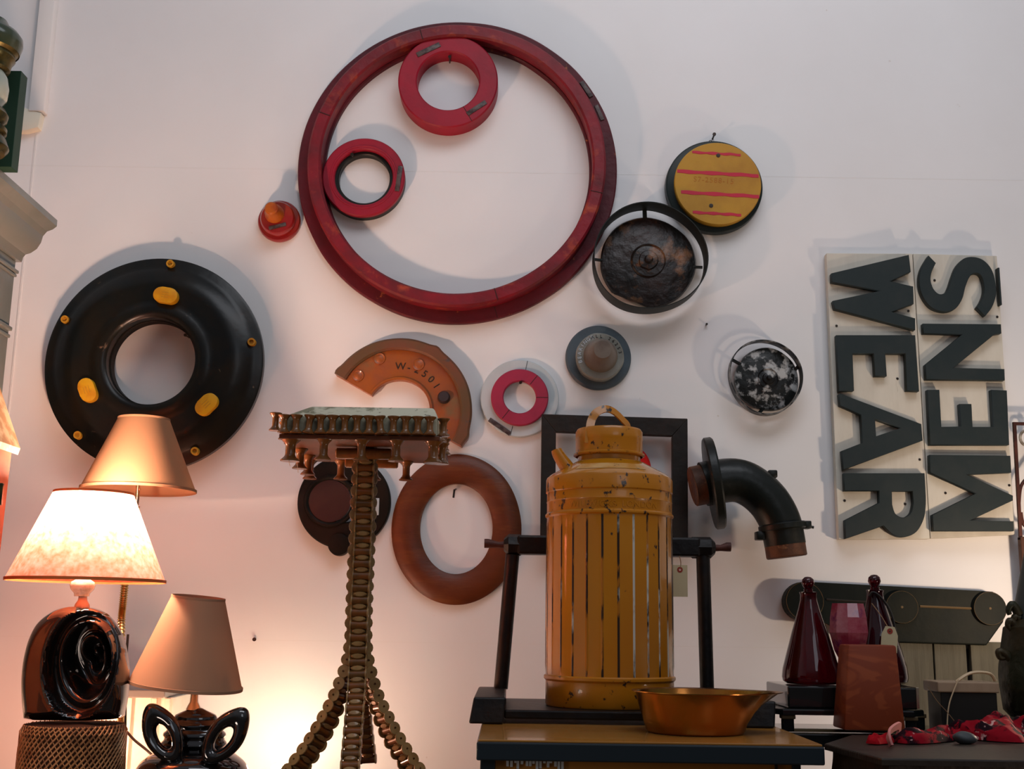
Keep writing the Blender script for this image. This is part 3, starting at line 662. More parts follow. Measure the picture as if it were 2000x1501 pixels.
# 16 loose nails in the bare wall
for (px, py, lab) in ((497, 1248, 'small dark nail in the bare wall between the lamp and the spool stand'), (1380, 633, 'tiny nail in the wall below the rusty hooped lid')):
    q = P(px, py, -.008); b = B(); cyl(b, (q.x, 0, q.z), (q.x, -.010, q.z), .0022, 8); cyl(b, (q.x, -.009, q.z), (q.x, -.012, q.z), .0055 if px == 497 else .0035, 12); tag(obj('nail', b, 'nail'), lab, 'nail')

# ------------------------------------------------------------------ ochre cabinet and what stands on it
ZT = PZ(1240, 1450, 0).z * 0 + 1.35
q = P(1240, 1448, -1.15); ZT = q.z                       # table top height from its front edge
xl = P(934, 1448, -1.15).x; xr = P(1606, 1452, -1.15).x
t = thing('cabinet', 'ochre wooden cabinet with a black-edged top, holding the orange can and the iron stand', 'cabinet', ((xl + xr) / 2, -.75, 0))
b = B(); box(b, xl, xr, -1.15, -.36, ZT - .004, ZT, .001); obj('top_panel', b, 'tabletop', t, smooth=False, label='glossy ochre enamel top')
b = B(); box(b, xl - .003, xr + .003, -1.156, -.355, ZT - .038, ZT - .004, .003); obj('edge_band', b, 'tableedge', t, smooth=False, label='black edge band')
xp = P(966, 1480, -1.13).x; xe = P(1560, 1480, -1.13).x
b = B(); box(b, xp, xe, -1.12, -.38, .08, ZT - .038, .002); obj('body', b, 'tablebody', t, smooth=False)
for (x0, x1) in ((xl + .004, xp + .001), (xe - .012, xe + .004)):
    for (y0, y1) in ((-1.13, -1.085), (-.42, -.375)):
        b = B(); box(b, x0, x1 if x1 - x0 > .02 else x1, y0, y1, 0, ZT - .038, .002); obj('corner_post', b, 'tableedge', t, smooth=False)
b = B(); box(b, xe - .045, xe - .040, -1.124, -1.119, .1, ZT - .04); obj('door_gap', b, 'crack', t, smooth=False)
b = B()
random.seed(3)
for k in range(16):
    x = P(992 + k * 7 + random.uniform(-2, 2), 1480, -1.12).x; box(b, x - .002, x + .003, -1.1235, -1.1195, ZT - .038 - random.uniform(.006, .02), ZT - .0385)
obj('chipped_paint', b, 'whitegrey', t, smooth=False, label='chipped white paint under the edge')

# iron stand
yb0, yb1 = -.79, -.33
q = P(950, 1418, -.80)
ztop = P(950, 1361, -.80).z
t = thing('iron_stand', 'dark iron pipe stand with a thick crossbar, standing behind the orange can', 'stand', (P(1186, 1360, -.4).x, -.55, ZT))
xbl0 = P(921, 1400, -.80).x; xbl1 = P(988, 1400, -.80).x; cx = P(1186, 1360, -.4).x
def foot(x0, x1):
    b = B(); e = .006
    hexa(b, [Vector(p) for p in ((x0 - e, -.805, ZT + .001), (x1 - e, -.805, ZT + .001), (x1, -.795, ztop), (x0 + .004, -.795, ztop), (x0 - e, -.36, ZT + .001), (x1 - e, -.36, ZT + .001), (x1, -.36, ztop), (x0 + .004, -.36, ztop))], .004)
    return b
obj('foot_block', foot(xbl0, xbl1), 'iron', t, smooth=False)
xr0 = 2 * cx - xbl1 + .01; xr1 = 2 * cx - xbl0 + .01
obj('foot_block', foot(xr0, xr1), 'iron', t, smooth=False)
zb1 = P(1100, 1387, -.78).z; zb0 = P(1100, 1405, -.78).z
b = B(); box(b, xbl1 - .004, xr0 + .004, -.78, -.37, zb0, zb1, .004); obj('base_board', b, 'iron', t, smooth=False)
Yq = -.40
pt0, pt1 = P(1001, 1083, Yq), P(978, 1346, Yq); sq = S(pt0)
pt1.z = ztop - .002
b = B(); cyl(b, pt1, pt0, sq * 13.5, 24); obj('post', b, 'iron', t)
pu0, pu1 = P(1373, 1083, Yq), P(1381, 1342, Yq); pu1.z = ztop - .002
b = B(); cyl(b, pu1, pu0, sq * 13.5, 24); obj('post', b, 'iron', t)
zc1 = P(1190, 1048, Yq).z; zc0 = P(1190, 1085, Yq).z
b = B(); box(b, P(1010, 1066, Yq).x, P(1365, 1066, Yq).x, Yq - .028, Yq + .028, zc0, zc1, .006); obj('crossbar', b, 'iron', t, smooth=False)
for (xa, xb, xc, y0) in ((1020, 984, 946, 1062), (1348, 1396, 1427, 1068)):
    pa, pb_ = P(xa, 1066, Yq), P(xb, 1066, Yq)
    zc_ = (zc0 + zc1) / 2; pa.z = zc_; pb_.z = zc_
    dd = (pb_ - pa).normalized()
    b = B(); m = axis_m(pa, dd); L = (pb_ - pa).length; lathe(b, [(0, 0), (sq * 18, 0), (sq * 21, .005), (sq * 21, L - .012), (sq * 12, L), (0, L)], m, 8); obj('collar', b, 'iron', t, smooth=False)
    pe = P(xc, y0, Yq); pe.z = zc_ + .003; b = B(); tube(b, [pb_ - dd * .003, pb_ + dd * .015, pe - dd * .01, pe], .01, 14, rad=[sq * 7, sq * 6, sq * 9, sq * 9]); obj('pin', b, 'rustframe', t)

# milk can
Yc = -.60
cc = P(1190, 1200, Yc); sC = S(P(1190, 1200, Yc)); cxx = P(1190, 1150, Yc).x
def Zc(py): return P(1190, py, Yc).z
zbot = zb1 + .001
t = thing('milk_can', 'tall ochre orange ribbed metal can with a strap-handled lid and chipped paint', 'can', (cxx, Yc, zbot))
Mc = T(cxx, Yc, 0)
Rc = S(P(1190, 1100, Yc)) * 124.5
z_a, z_b = Zc(1012), Zc(1322)
# ribbed body
NR = 26
b = B(); seg = NR * 20
def ribr(a, r, h):
    ph = (a / (2 * PI) * NR + .27) % 1.0; d = min(ph, 1 - ph)
    lo = min(1, max(0, (h - z_b - .008) / .02)) * min(1, max(0, (z_a - h - .008) / .02))
    return r * (1 + lo * (.012 * max(0, 1 - d / .06) - .006 * (1 - (2 * abs(.5 - ph)) ** 2)))
def mi(k, i):
    ph = ((i + .5) / seg * NR + .27) % 1.0; d = min(ph, 1 - ph)
    return 1 if d < .062 else 0
hs = [z_b, z_b + .004, z_b + .009, z_b + .016, z_b + .026] + [z_b + .03 + (z_a - z_b - .06) * i / 10 for i in range(11)] + [z_a - .026, z_a - .016, z_a - .009, z_a - .004, z_a]
lathe(b, [(Rc * .985, h) for h in hs], Mc, seg, rf=ribr, mi=mi)
obj('ribbed_body', b, ['can', 'canbead'], t, ang=50)
b = B(); zz = Zc(1372)
lathe(b, [(Rc * .90, zbot), (Rc * .97, zbot), (Rc * .985, zbot + .004), (Rc * .985, z_b - .008), (Rc * 1.012, z_b - .003), (Rc * 1.012, z_b + .003), (Rc * .985, z_b + .006)], Mc, 96); obj('base_band', b, 'canchip', t)
zsh = Zc(955); zs2 = Zc(943)
b = B()
lathe(b, [(Rc * .985, z_a - .002), (Rc * 1.01, z_a + .002), (Rc * 1.01, z_a + .006), (Rc * .985, z_a + .010), (Rc * .985, Zc(985)), (Rc * .992, Zc(983)), (Rc * .985, Zc(981)), (Rc * .985, Zc(966)), (Rc * 1.0, Zc(964)), (Rc * 1.0, Zc(940)), (Rc * .985, Zc(936))], Mc, 96)
obj('shoulder_band', b, 'canchip', t)
rn = Rc * .50
b = B(); lathe(b, [(Rc * .985, Zc(936)), (Rc * .93, Zc(930)), (Rc * .56, Zc(905)), (rn, Zc(902)), (rn, Zc(890))], Mc, 96); obj('shoulder', b, 'can', t)
b = B(); lathe(b, [(Rc * .9, Zc(928) + .001), (Rc * .72, Zc(916) + .001), (Rc * .72, Zc(916) + .0015)], Mc, 60, a0=math.radians(-130), a1=math.radians(-55)); obj('rubbed_patch', b, 'canwhite', t, label='rubbed pale paint on the shoulder')
rl = Rc * .535
b = B(); lathe(b, [(rl, Zc(893)), (rl * 1.06, Zc(891)), (rl * 1.06, Zc(888)), (rl, Zc(886)), (rl, Zc(862)), (rl * 1.012, Zc(859)), (rl, Zc(856)), (rl, Zc(845)), (rl * .95, Zc(840)), (rl * .5, Zc(838)), (0, Zc(839))], Mc, 72); lid = obj('lid', b, 'canchip', t)
# lid strap handle
hz = [P(x, y, Yc) for x, y in ((1147, 872), (1149, 845), (1153, 826), (1162, 811), (1176, 803), (1190, 803), (1204, 811), (1216, 822), (1226, 832), (1228, 846))]
hz[0].y = Yc - .06; hz[1].y = Yc - .055
for i in range(2, 10): hz[i].y = Yc - .05 + .05 * (i - 1) / 8
hp = spline(hz, 4)
b = B(); tube(b, hp, .0085, 4, flat=(1.7, .28), up=Vector((0, 1, 0))); obj('strap_handle', b, 'canchip', lid)
# side ears
for sgn in (-1, 1):
    if sgn < 0: ex = [(1118, 928), (1107, 912), (1098, 899), (1090, 886), (1087, 878)]
    else: continue
    ep = [P(x, y, Yc - .02) for x, y in ex]
    b = B(); tube(b, spline(ep, 4), .02, 16, caps=False, flat=(.66, 1.0), rad=[.030 - .010 * i / 16 for i in range(17)], up=Vector((0, 1, 0)))
    obj('ear_handle', b, 'canchip', t)
    b = B(); q = ep[-1] - (ep[-1] - ep[-2]).normalized() * .004; m = axis_m(q, ep[-1] - ep[-2]); lathe(b, [(0, 0), (.0125, 0)], m, 16); obj('ear_shade_disc', b, 'crack', t, recalc=False)  # flat dark disc stands for the shade inside the ear tube
ep = [P(x, y, Yc + .12) for x, y in ((1200, 930), (1210, 912), (1222, 900), (1230, 905))]
def bendtxt(co):
    a = co.x / (Rc * .985); return Vector((math.sin(a) * (Rc * .985 + co.z), -math.cos(a) * (Rc * .985 + co.z), co.y))
b = B(); text_mesh(b, 'WILLWICKS  LONDON', .021, .0009, T(cxx, Yc, Zc(995)), bend=bendtxt, spacing=1.05); obj('embossed_lettering', b, 'canchip', t, smooth=False)

# copper basin
Yb = -.93
p0 = P(1240, 1348, Yb); p1 = P(1474, 1352, Yb); cb = (p0 + p1) / 2; rb = (p1.x - p0.x) / 2; zr = cb.z
zt0 = ZT + .001; r0 = (P(1447, 1436, Yb).x - P(1256, 1436, Yb).x) / 2
t = thing('copper_basin', 'copper basin with flaring sides and a long pouring lip, on the ochre cabinet', 'basin', (cb.x, Yb, ZT))
def lip(a, r, h):
    k = max(0, (h - zt0) / (zr - zt0)); d = math.exp(-((a if a < PI else a - 2 * PI) / .42) ** 2)
    return r + .052 * d * max(0, (k - .42) / .58) ** 1.2
Mb = T(cb.x, Yb, 0); h_ = zr - zt0
b = B(); lathe(b, [(0, zt0), (r0 * .96, zt0), (r0, zt0 + .004), (r0 + (rb - r0) * .35, zt0 + h_ * .35), (r0 + (rb - r0) * .7, zt0 + h_ * .7), (rb - .001, zr - .002), (rb + .006, zr), (rb + .006, zr + .002), (rb - .004, zr), (r0 + (rb - r0) * .6, zt0 + h_ * .62), (r0 - .002, zt0 + .008), (0, zt0 + .006)], Mb, 96, rf=lip); obj('bowl', b, 'copper', t)

# price tag on the crossbar
def price_tag(label, top, px, py, Y, wpx, hpx, ang=0, ring=5.5, clip=True):
    q = P(px, py, Y); s = S(q); t = thing('price_tag', label, 'tag', q)
    Q = Matrix.Translation(q) @ AX @ RZ(math.radians(ang)); w_ = wpx * s / 2; h2 = hpx * s
    c = w_ * .45
    lp = [(-w_, -h2), (w_, -h2), (w_, -c + .0), (w_ - c, s * 9), (-w_ + c, s * 9), (-w_, -c)] if clip else [(-w_, -h2), (w_, -h2), (w_, s * 9), (-w_, s * 9)]
    b = B(); flat_shape(b, [lp, arc(0, 0, s * 2, 0, 345, 12)], -.0005, .0005, Q, 0); obj('card', b, 'paper', t, smooth=False)
    b = B(); lathe(b, [(s * 2, .0002), (s * ring, .0002), (s * ring, .0012), (s * 2, .0012)], Q, 24, closed=True); obj('eyelet', b, 'eyelet', t, label='red reinforcing ring')
    b = B(); tube(b, spline([q + Vector((0, -.001, 0)), (q + top) / 2 + Vector((.003, 0, 0)), top], 5), .0011, 6); obj('string', b, 'string', t)
    return t
tp = P(1327, 1085, -.43); price_tag('plain manila price tag hanging from the iron crossbar', Vector((tp.x, -.4285, tp.z)), 1328, 1112, -.43, 29, 52, 0, 5.5, clip=False)

# ------------------------------------------------------------------ spool stand
Ys0, Ys1 = -.90, -.50
def Xf(px, py, Y): return P(px, py, Y).x
xa, xb = P(541, 830, Ys0).x, P(862, 838, Ys0).x
zt_ = P(700, 812, Ys0).z; zm = P(700, 845, Ys0).z; sS = S(P(700, 820, Ys0))
zbase = .90
t = thing('spool_stand', 'brown plant stand made of thread spools with a cracked cream pad top', 'stand', (P(708, 900, -.70).x, -.70, zbase))
# pad
b = B(); zp = P(700, 795, Ys0).z + .012
hexa(b, [Vector(p) for p in ((xa + .012, Ys0 + .012, zt_), (xb - .008, Ys0 + .012, zt_), (xb - .022, Ys0 + .06, zp), (xa + .065, Ys0 + .06, zp), (xa + .012, Ys1 - .012, zt_), (xb - .012, Ys1 - .012, zt_), (xb - .022, Ys1 - .06, zp), (xa + .065, Ys1 - .06, zp))], .006)
obj('pad', b, 'pad', t)
b = B(); box(b, xa + .012, xb - .010, Ys0 + .014, Ys1 - .014, zm - .002, zt_ + .001, .002); obj('apron', b, 'slatcream', t, smooth=False, label='flaky cream apron behind the spools')
b = B(); box(b, xa + .004, xb - .004, Ys0 + .008, Ys1 - .006, zm - .014, zm - .003, .002); obj('underside_board', b, 'board', t, smooth=False)
def spool_mesh(r, h, horizontal=False):
    b = B(); e = .22 * h
    lathe(b, [(0, 0), (r, 0), (r, .05 * h), (r * .62, .20 * h), (r * .52, .30 * h), (r * .52, .70 * h), (r * .62, .80 * h), (r, .95 * h), (r, h), (0, h)], Matrix(), 18)
    bmesh.ops.recalc_face_normals(b, faces=b.faces); me = bpy.data.meshes.new('spool'); b.to_mesh(me); b.free(); me.materials.append(M['spool']); me.shade_smooth(); me.set_sharp_from_angle(angle=math.radians(40)); return me
me_s = spool_mesh(sS * 12.2, zt_ - zm + .002); me_l = spool_mesh(sS * 15.5, sS * 42); me_c = spool_mesh(sS * 19, sS * 44)
def put(me, x, y, z, name='spool', rot=None):
    o = bpy.data.objects.new(name, me); C.objects.link(o); o.parent = t; o.location = Vector((x, y, z)) - t.location
    if rot: o.rotation_euler = rot
    return o
for i in range(13):
    put(me_s, xa + .006 + (xb - xa - .014) * (i + .35) / 13, Ys0, zm - .002, rot=(0, (.10 if i == 2 else (-.12 if i == 8 else 0)), 0))
put(me_s, xa - .006, Ys0 + .012, zm + .004)
put(me_s, xb + .004, Ys0 + .02, zm - .002)
for i in range(1, 5):
    y = Ys0 + .03 + (Ys1 - Ys0 - .04) * i / 5
    put(me_s, xa - .002, y, zm - .002); put(me_s, xb - .008, y, zm - .002)
zl = zm - .014
for px in (632, 706, 774):
    put(me_l, P(px, 870, Ys0 + .02).x, Ys0 + .022, zl - sS * 40)
put(me_c, P(566, 870, Ys0 + .02).x, Ys0 + .03, zl - sS * 42); put(me_c, P(846, 870, Ys0 + .02).x, Ys0 + .03, zl - sS * 42); put(me_l, P(862, 870, Ys0 + .05).x, Ys0 + .06, zl - sS * 40)
for i in range(1, 3):
    y = Ys0 + .05 + (Ys1 - Ys0 - .06) * i / 3
    put(me_l, xa + .026, y, zl - sS * 42)
for px in (608, 668, 733, 795):
    put(me_l, P(px, 880, Ys1 - .03).x, Ys1 - .035, zl - sS * 42)
cxs = P(710, 900, -.70).x
for y_ in (-.78, -.62):
    b = B(); cyl(b, (cxs - .055, y_, zl - .016), (cxs + .075, y_, zl - .016), .013, 20, .003); obj('cross_bar', b, 'spool', t)
for k, (dx, L) in enumerate(((0, .03), (.012, .045))):
    q = P(568 + k * 6, 884, Ys0 + .03); b = B(); tube(b, spline([q, q + Vector((-.004 + dx, 0, -L * .5)), q + Vector((dx, 0, -L))], 4), .0006, 5); obj('loose_thread', b, 'strap', t)

def chain(name, pts, W, pitch, wid0, rp, parent, W2=None, grow=1.0, rr=.36, m1='chain', m2='roller', thick=.0035, drop=None):
    """pts: dense path; W: pin direction; rp plate radius"""
    path = [Vector(p) for p in pts]; L = [0]
    for a_, b_ in zip(path, path[1:]): L.append(L[-1] + (b_ - a_).length)
    n = int(L[-1] / pitch); pins = []
    k = 0
    for i in range(n + 1):
        d = i * pitch
        while k < len(L) - 2 and L[k + 1] < d: k += 1
        f = (d - L[k]) / max(1e-9, L[k + 1] - L[k]); pins.append((path[k].lerp(path[k + 1], f), (path[k + 1] - path[k]).normalized()))
    b = B(); c = B()
    for i, (p, tn) in enumerate(pins):
        Wf = W.lerp(W2, min(1, max(0, (i / max(1, len(pins) - 1) - .55) / .25))) if W2 else W
        Wp = (Wf - tn * Wf.dot(tn)).normalized(); N = tn.cross(Wp)
        wid = wid0 * (1 + (grow - 1) * min(1, max(0, (i / max(1, len(pins) - 1) - .55) / .3)))
        for sd in (-1, 1):
            o_ = p + Wp * (sd * wid / 2 - thick / 2)
            m = axis_m(o_, Wp); lathe(b, [(rp * .20, -.0004), (rp * .98, 0), (rp, .001), (rp, thick - .001), (rp * .98, thick), (rp * .20, thick + .0004)], m, 14, closed=True)
            if i + 1 < len(pins):
                p2 = pins[i + 1][0]; mid = (p + p2) / 2 + Wp * (sd * wid / 2)
                hexv = []
                for yy in (-.45, .45):
                    pass
                q = [mid - tn * pitch * .42 - N * rp * .42, mid + tn * pitch * .42 - N * rp * .42, mid + tn * pitch * .42 + N * rp * .42, mid - tn * pitch * .42 + N * rp * .42]
                hexa(b, [x - Wp * thick * .4 for x in q] + [x + Wp * thick * .4 for x in q])
        cyl(c, p - Wp * (wid / 2 - .001), p + Wp * (wid / 2 - .001), pitch * rr, 12)
        if i + 1 < len(pins):
            mid = (p + pins[i + 1][0]) / 2
            m = axis_m(mid, N); mm = m @ Matrix.Identity(4)
            # flattened oval pad between two rollers
            s_ = []
            lathe(b, [(0, -pitch * .36), (.72, -pitch * .34), (1, -pitch * .2), (1, pitch * .2), (.72, pitch * .34), (0, pitch * .36)],
                  Matrix.Translation(mid) @ Matrix((Wp * (wid * .40), tn * (pitch * .23), N)).transposed().to_4x4(), 12)
    o = obj(name, b, m1, parent)
    obj('rollers', c, m2, o)
    return o
def path_px(lst, Yl):
    return spline([P(x, y, Y) for (x, y), Y in zip(lst, Yl)], 10)
pitch = S(P(700, 1100, -.74)) * 23.2
Yl = (-.77, -.77, -.77, -.77, -.77, -.79, -.83, -.88, -.94)
px_f = [(716, 868), (711, 1000), (707, 1100), (702, 1200), (699, 1290), (697, 1340), (692, 1400), (686, 1470), (680, 1540)]
chain('chain_strand', path_px(px_f, Yl), Vector((1, 0, 0)), pitch, sS * 33, pitch * .42, t)
px_l = [(701, 868), (695, 1000), (690, 1100), (686, 1200), (683, 1275), (672, 1325), (650, 1385), (615, 1450), (575, 1505), (550, 1530)]
chain('chain_strand', path_px(px_l, (-.74, -.74, -.74, -.74, -.74, -.745, -.75, -.76, -.77, -.77)), Vector((.12, -1, 0)), pitch, sS * 26, pitch * .53, t, Vector((-.55, -.7, .35)), 1.5)
px_r = [(727, 868), (724, 1000), (720, 1100), (716, 1200), (716, 1275), (724, 1325), (738, 1375), (768, 1440), (806, 1500), (830, 1530)]
chain('chain_strand', path_px(px_r, (-.74, -.74, -.74, -.74, -.74, -.735, -.73, -.72, -.71, -.71)), Vector((.12, -1, 0)), pitch, sS * 26, pitch * .53, t, Vector((.55, -.7, .35)), 1.5)
px_b = [(716, 868), (713, 1000), (708, 1100), (704, 1200), (702, 1290), (706, 1350), (712, 1420), (722, 1500)]
chain('chain_strand', path_px(px_b, (-.70, -.70, -.70, -.70, -.69, -.66, -.61, -.55)), Vector((1, 0, 0)), pitch, sS * 30, pitch * .42, t)

# ------------------------------------------------------------------ sideboard below the frame
t = thing('sideboard', 'long low wooden sideboard along the wall, carrying the lamps', 'sideboard', (-.71, -.6, 0))
b = B(); box(b, -1.30, -.12, -1.2, -.06, .84, .88, .004); obj('top_panel', b, 'darkwood', t, smooth=False)
b = B(); box(b, -1.28, -.15, -1.16, -.08, .06, .84, .003); obj('body', b, 'darkwood', t, smooth=False)
ZS = .88

# ------------------------------------------------------------------ lamps
def lathe_px(bm, prof_px, cx, Y, seg=48, closed=False):
    """prof: (half width px, y px) about a vertical axis through (cx, mid) at depth Y"""
    ys = [p[1] for p in prof_px]; mid = sum(ys) / len(ys); ax = P(cx, mid, Y)
    pr = []
    for (r, y) in prof_px:
        q = P(cx, y, Y); pr.append((r * S(q), q.z))
    lathe(bm, pr, T(ax.x, Y, 0), seg, closed); return T(ax.x, Y, 0), pr
def shade(parent, Mx, r0, z0, r1, z1, m, rim='shade_in', seg=72):
    """truncated cone shade: z0 bottom"""
    e = .0012
    b = B(); lathe(b, [(r0, z0), (r1, z1)], Mx, seg); o = obj('lamp_shade', b, m, parent, recalc=False)
    b = B(); ringM(b, r0 - e, r0 + .0015, z0 - .002, z0 + .005, Mx, .0005, seg); obj('rim_binding', b, rim, o)
    b = B(); ringM(b, r1 - e, r1 + .0015, z1 - .004, z1 + .002, Mx, .0005, seg); obj('rim_binding', b, rim, o)
    b = B()
    for k in range(3):
        a = k * 2 * PI / 3 + .4; p = Mx @ Vector((r1 * math.cos(a), r1 * math.sin(a), z1 - .004)); c = Mx @ Vector((0, 0, z1 - .015)); tube(b, [p, c], .0012, 6)
    obj('spider', b, 'brass', o)
    return o
# lamp A (lit)
YA = -.80
za1 = P(175, 962, YA).z; za0 = P(168, 1134, YA).z
xA = P(176, 1050, YA).x
rA1 = S(P(175, 962, YA)) * 74; rA0 = S(P(170, 1134, YA)) * 149
zS0 = P(160, 1410, YA).z
t = thing('table_lamp', 'lit table lamp with a glowing shade on a black sculpted ceramic base', 'lamp', (xA, YA, zS0))
M['rimA'] = mat('orange_shade_trim', (.45, .12, .03), .7)
shade(t, T(xA, YA, 0), rA0, za0, rA1, za1, 'shade_lit', 'rimA')
b = B(); _, _ = lathe_px(b, [(0, 1186), (15, 1186), (14, 1180), (9, 1172), (8, 1164), (0, 1164)], 161, YA, 12); obj('neck', b, 'socketw', t)
b = B(); lathe_px(b, [(0, 1164), (14, 1164), (15, 1158), (22, 1150), (24, 1142), (22, 1136), (12, 1130), (0, 1130)], 161, YA, 16); obj('socket_collar', b, 'crystal', t)
b = B(); lathe_px(b, [(0, 1128), (11, 1128), (11, 1100), (0, 1100)], 163, YA, 16); obj('socket', b, 'brass', t)
M['bulbglow'] = bpy.data.materials.new('bulb_glow'); M['bulbglow'].use_nodes = True
_b = M['bulbglow'].node_tree.nodes['Principled BSDF']; _b.inputs['Emission Color'].default_value = (1, .78, .5, 1); _b.inputs['Emission Strength'].default_value = 12
zB = P(165, 1024, YA).z
b = B(); lathe(b, [(0, zB - .055), (.012, zB - .05), (.015, zB - .03), (.028, zB - .005), (.031, zB + .012), (.024, zB + .032), (0, zB + .04)], T(xA - .002, YA, 0), 24); obj('light_bulb', b, 'bulbglow', t)
lb = bulb('table_lamp_light', (xA - .002, YA - .025, zB + .045), 28, (1.0, .64, .46), .03)
lb2 = bulb('table_lamp_light', (xA + .015, YA + .025, zB + .045), 15, (1.0, .64, .46), .03)
# black sculpted base: slab with arch outline and a swirling hollow
b = B()
def ZA(zx, zy, Y=YA): return P(zx * .2538, 1120 + zy * .2538, Y)
cen = ZA(600, 700); 
out = [(215, 1105), (200, 950), (198, 800), (215, 650), (255, 500), (320, 380), (420, 300), (520, 262), (620, 254), (720, 265), (810, 305), (890, 390), (945, 500), (975, 640), (985, 780), (978, 930), (955, 1050), (930, 1105), (760, 1118), (600, 1122), (430, 1120), (300, 1118)]
op = spline([ZA(x, y) for x, y in out + [out[0]]], 5)[:-1]
NT = len(op)
hole_c = ZA(690, 690); holeR = 1.0
D0 = .055
def in_oval(p):
    dx = (p.x - hole_c.x) / (S(hole_c) * 272 * .2538); dz = (p.z - hole_c.z) / (S(hole_c) * 395 * .2538)
    return math.hypot(dx, dz), math.atan2(dz, dx)
def depth(p, v):
    q, th = in_oval(p)
    edge = D0 * (1 - max(0, (v - .82) / .18) ** 2.2 * .55)
    if q < 1:
        k_ = 1 - q; q2 = math.hypot(math.cos(th) * q - .34 * k_ * .8, math.sin(th) * q - .40 * k_ * .8); sw = math.sin(q2 * 17.5 + .35 * math.sin(th) + .9)
        bowl = .085 * (1 - q) ** .65
        return edge - bowl * .9 + .017 * sw * min(1, (1 - q) * 5)
    return edge + .006 * math.exp(-((q - 1.04) / .05) ** 2)
rows = []
NV = 46
cf = ZA(700, 690)
for j in range(NV + 1):
    v = j / NV; row = []
    for p in op:
        c = cf; q = c.lerp(p, v); q = Vector((q.x, 0, q.z)); q.y = YA - depth(q, v)
        row.append(b.verts.new(q))
        if j == 0: break
    rows.append(row)
for j in range(NV):
    A, Bq = rows[j], rows[j + 1]
    for i in range(NT):
        k = (i + 1) % NT
        if len(A) == 1: b.faces.new((A[0], Bq[i], Bq[k]))
        else: b.faces.new((A[i], A[k], Bq[k], Bq[i]))
bk = [b.verts.new(Vector((p.x, YA + .012, p.z))) for p in op]
bk2 = [b.verts.new(Vector((cf.x + (p.x - cf.x) * .9, YA + .03, cf.z + (p.z - cf.z) * .93))) for p in op]
for i in range(NT):
    k = (i + 1) % NT; b.faces.new((rows[-1][i], rows[-1][k], bk[k], bk[i])); b.faces.new((bk[i], bk[k], bk2[k], bk2[i]))
b.faces.new(bk2)
obj('ceramic_base', b, 'ceramic', t, ang=70)

# twine drum under lamp A
xT0, xT1 = P(42, 1450, YA - .02).x, P(243, 1450, YA - .02).x; rT = (xT1 - xT0) / 2; cT = (xT0 + xT1) / 2
zT1 = min(v.z for v in op) - .0015
t = thing('twine_ball', 'drum of brown twine with criss-cross winding under the lit lamp', 'twine', (cT, YA - .02, ZS))
Mt = T(cT, YA - .02, 0)
b = B(); lathe(b, [(0, ZS + .001), (rT * .9, ZS + .001), (rT * .97, ZS + .03), (rT * .97, zT1 - .016), (rT * .93, zT1 - .006), (0, zT1 - .003)], Mt, 60); obj('core', b, 'twined', t)
b = B()
NTW = 56; H0, H1 = ZS + .01, zT1 - .002
for sgn in (-1, 1):
    for k in range(NTW):
        a0 = 2 * PI * k / NTW; pts = []
        if not (math.sin(a0) < .9): continue
        for j in range(15):
            u = j / 14; h = H0 + (H1 - H0) * u; a = a0 + sgn * u * (1.9 if sgn > 0 else 1.2)
            rr = rT * (.985 if u < .93 else .985 - (u - .93) * .9); pts.append(Mt @ Vector((rr * math.cos(a), rr * math.sin(a), min(h, H1 - .001 - max(0, .002)))))
        tube(b, pts, .0022 if sgn > 0 else .0012, 5)
obj('winding', b, 'twine', t)

# gooseneck lamp with tan shade
YG = -.52
zg0 = P(272, 957, YG).z; zg1 = P(274, 818, YG).z; xg = P(276, 890, YG).x
rg0 = S(P(272, 957, YG)) * 109; rg1 = S(P(274, 818, YG)) * 48.5
t = thing('gooseneck_lamp', 'tan cone-shaded lamp on a ribbed brass gooseneck, in front of the black wheel', 'lamp', (P(236, 1500, YG).x, YG, ZS))
shade(t, T(xg, YG, 0), rg0, zg0, rg1, zg1, 'shade_tan', 'shade_tan')
gp = spline([P(x, y, YG) for x, y in ((270, 940), (268, 975), (264, 1000), (252, 1070), (245, 1130), (240, 1180), (237, 1215), (236, 1300), (236, 1420))], 8)
gp.append(Vector((gp[-1].x, YG, ZS + .01)))
b = B(); tube(b, gp[:14], .0052, 14); cyl(b, P(266, 955, YG), P(274, 955, YG), .004, 8); obj('upper_tube', b, 'chrome', t)
b = B(); n_ = 0
rr_ = []; pp_ = []
for i in range(200):
    u = i / 199; q = 13 + u * (len(gp) - 4 - 13); k = int(q); pp_.append(gp[k].lerp(gp[k + 1], q - k)); rr_.append(.0092 + .0016 * math.sin(i * PI / 1.5 * 1.0))
tube(b, pp_, .01, 12, rad=rr_); obj('gooseneck', b, 'brass', t)
b = B(); tube(b, gp[-5:], .008, 12); obj('pole', b, 'brass', t)
b = B(); lathe(b, [(0, ZS + .001), (.09, ZS + .001), (.09, ZS + .010), (.02, ZS + .02), (0, ZS + .02)], T(gp[-1].x, YG, 0), 32); obj('base', b, 'iron', t)

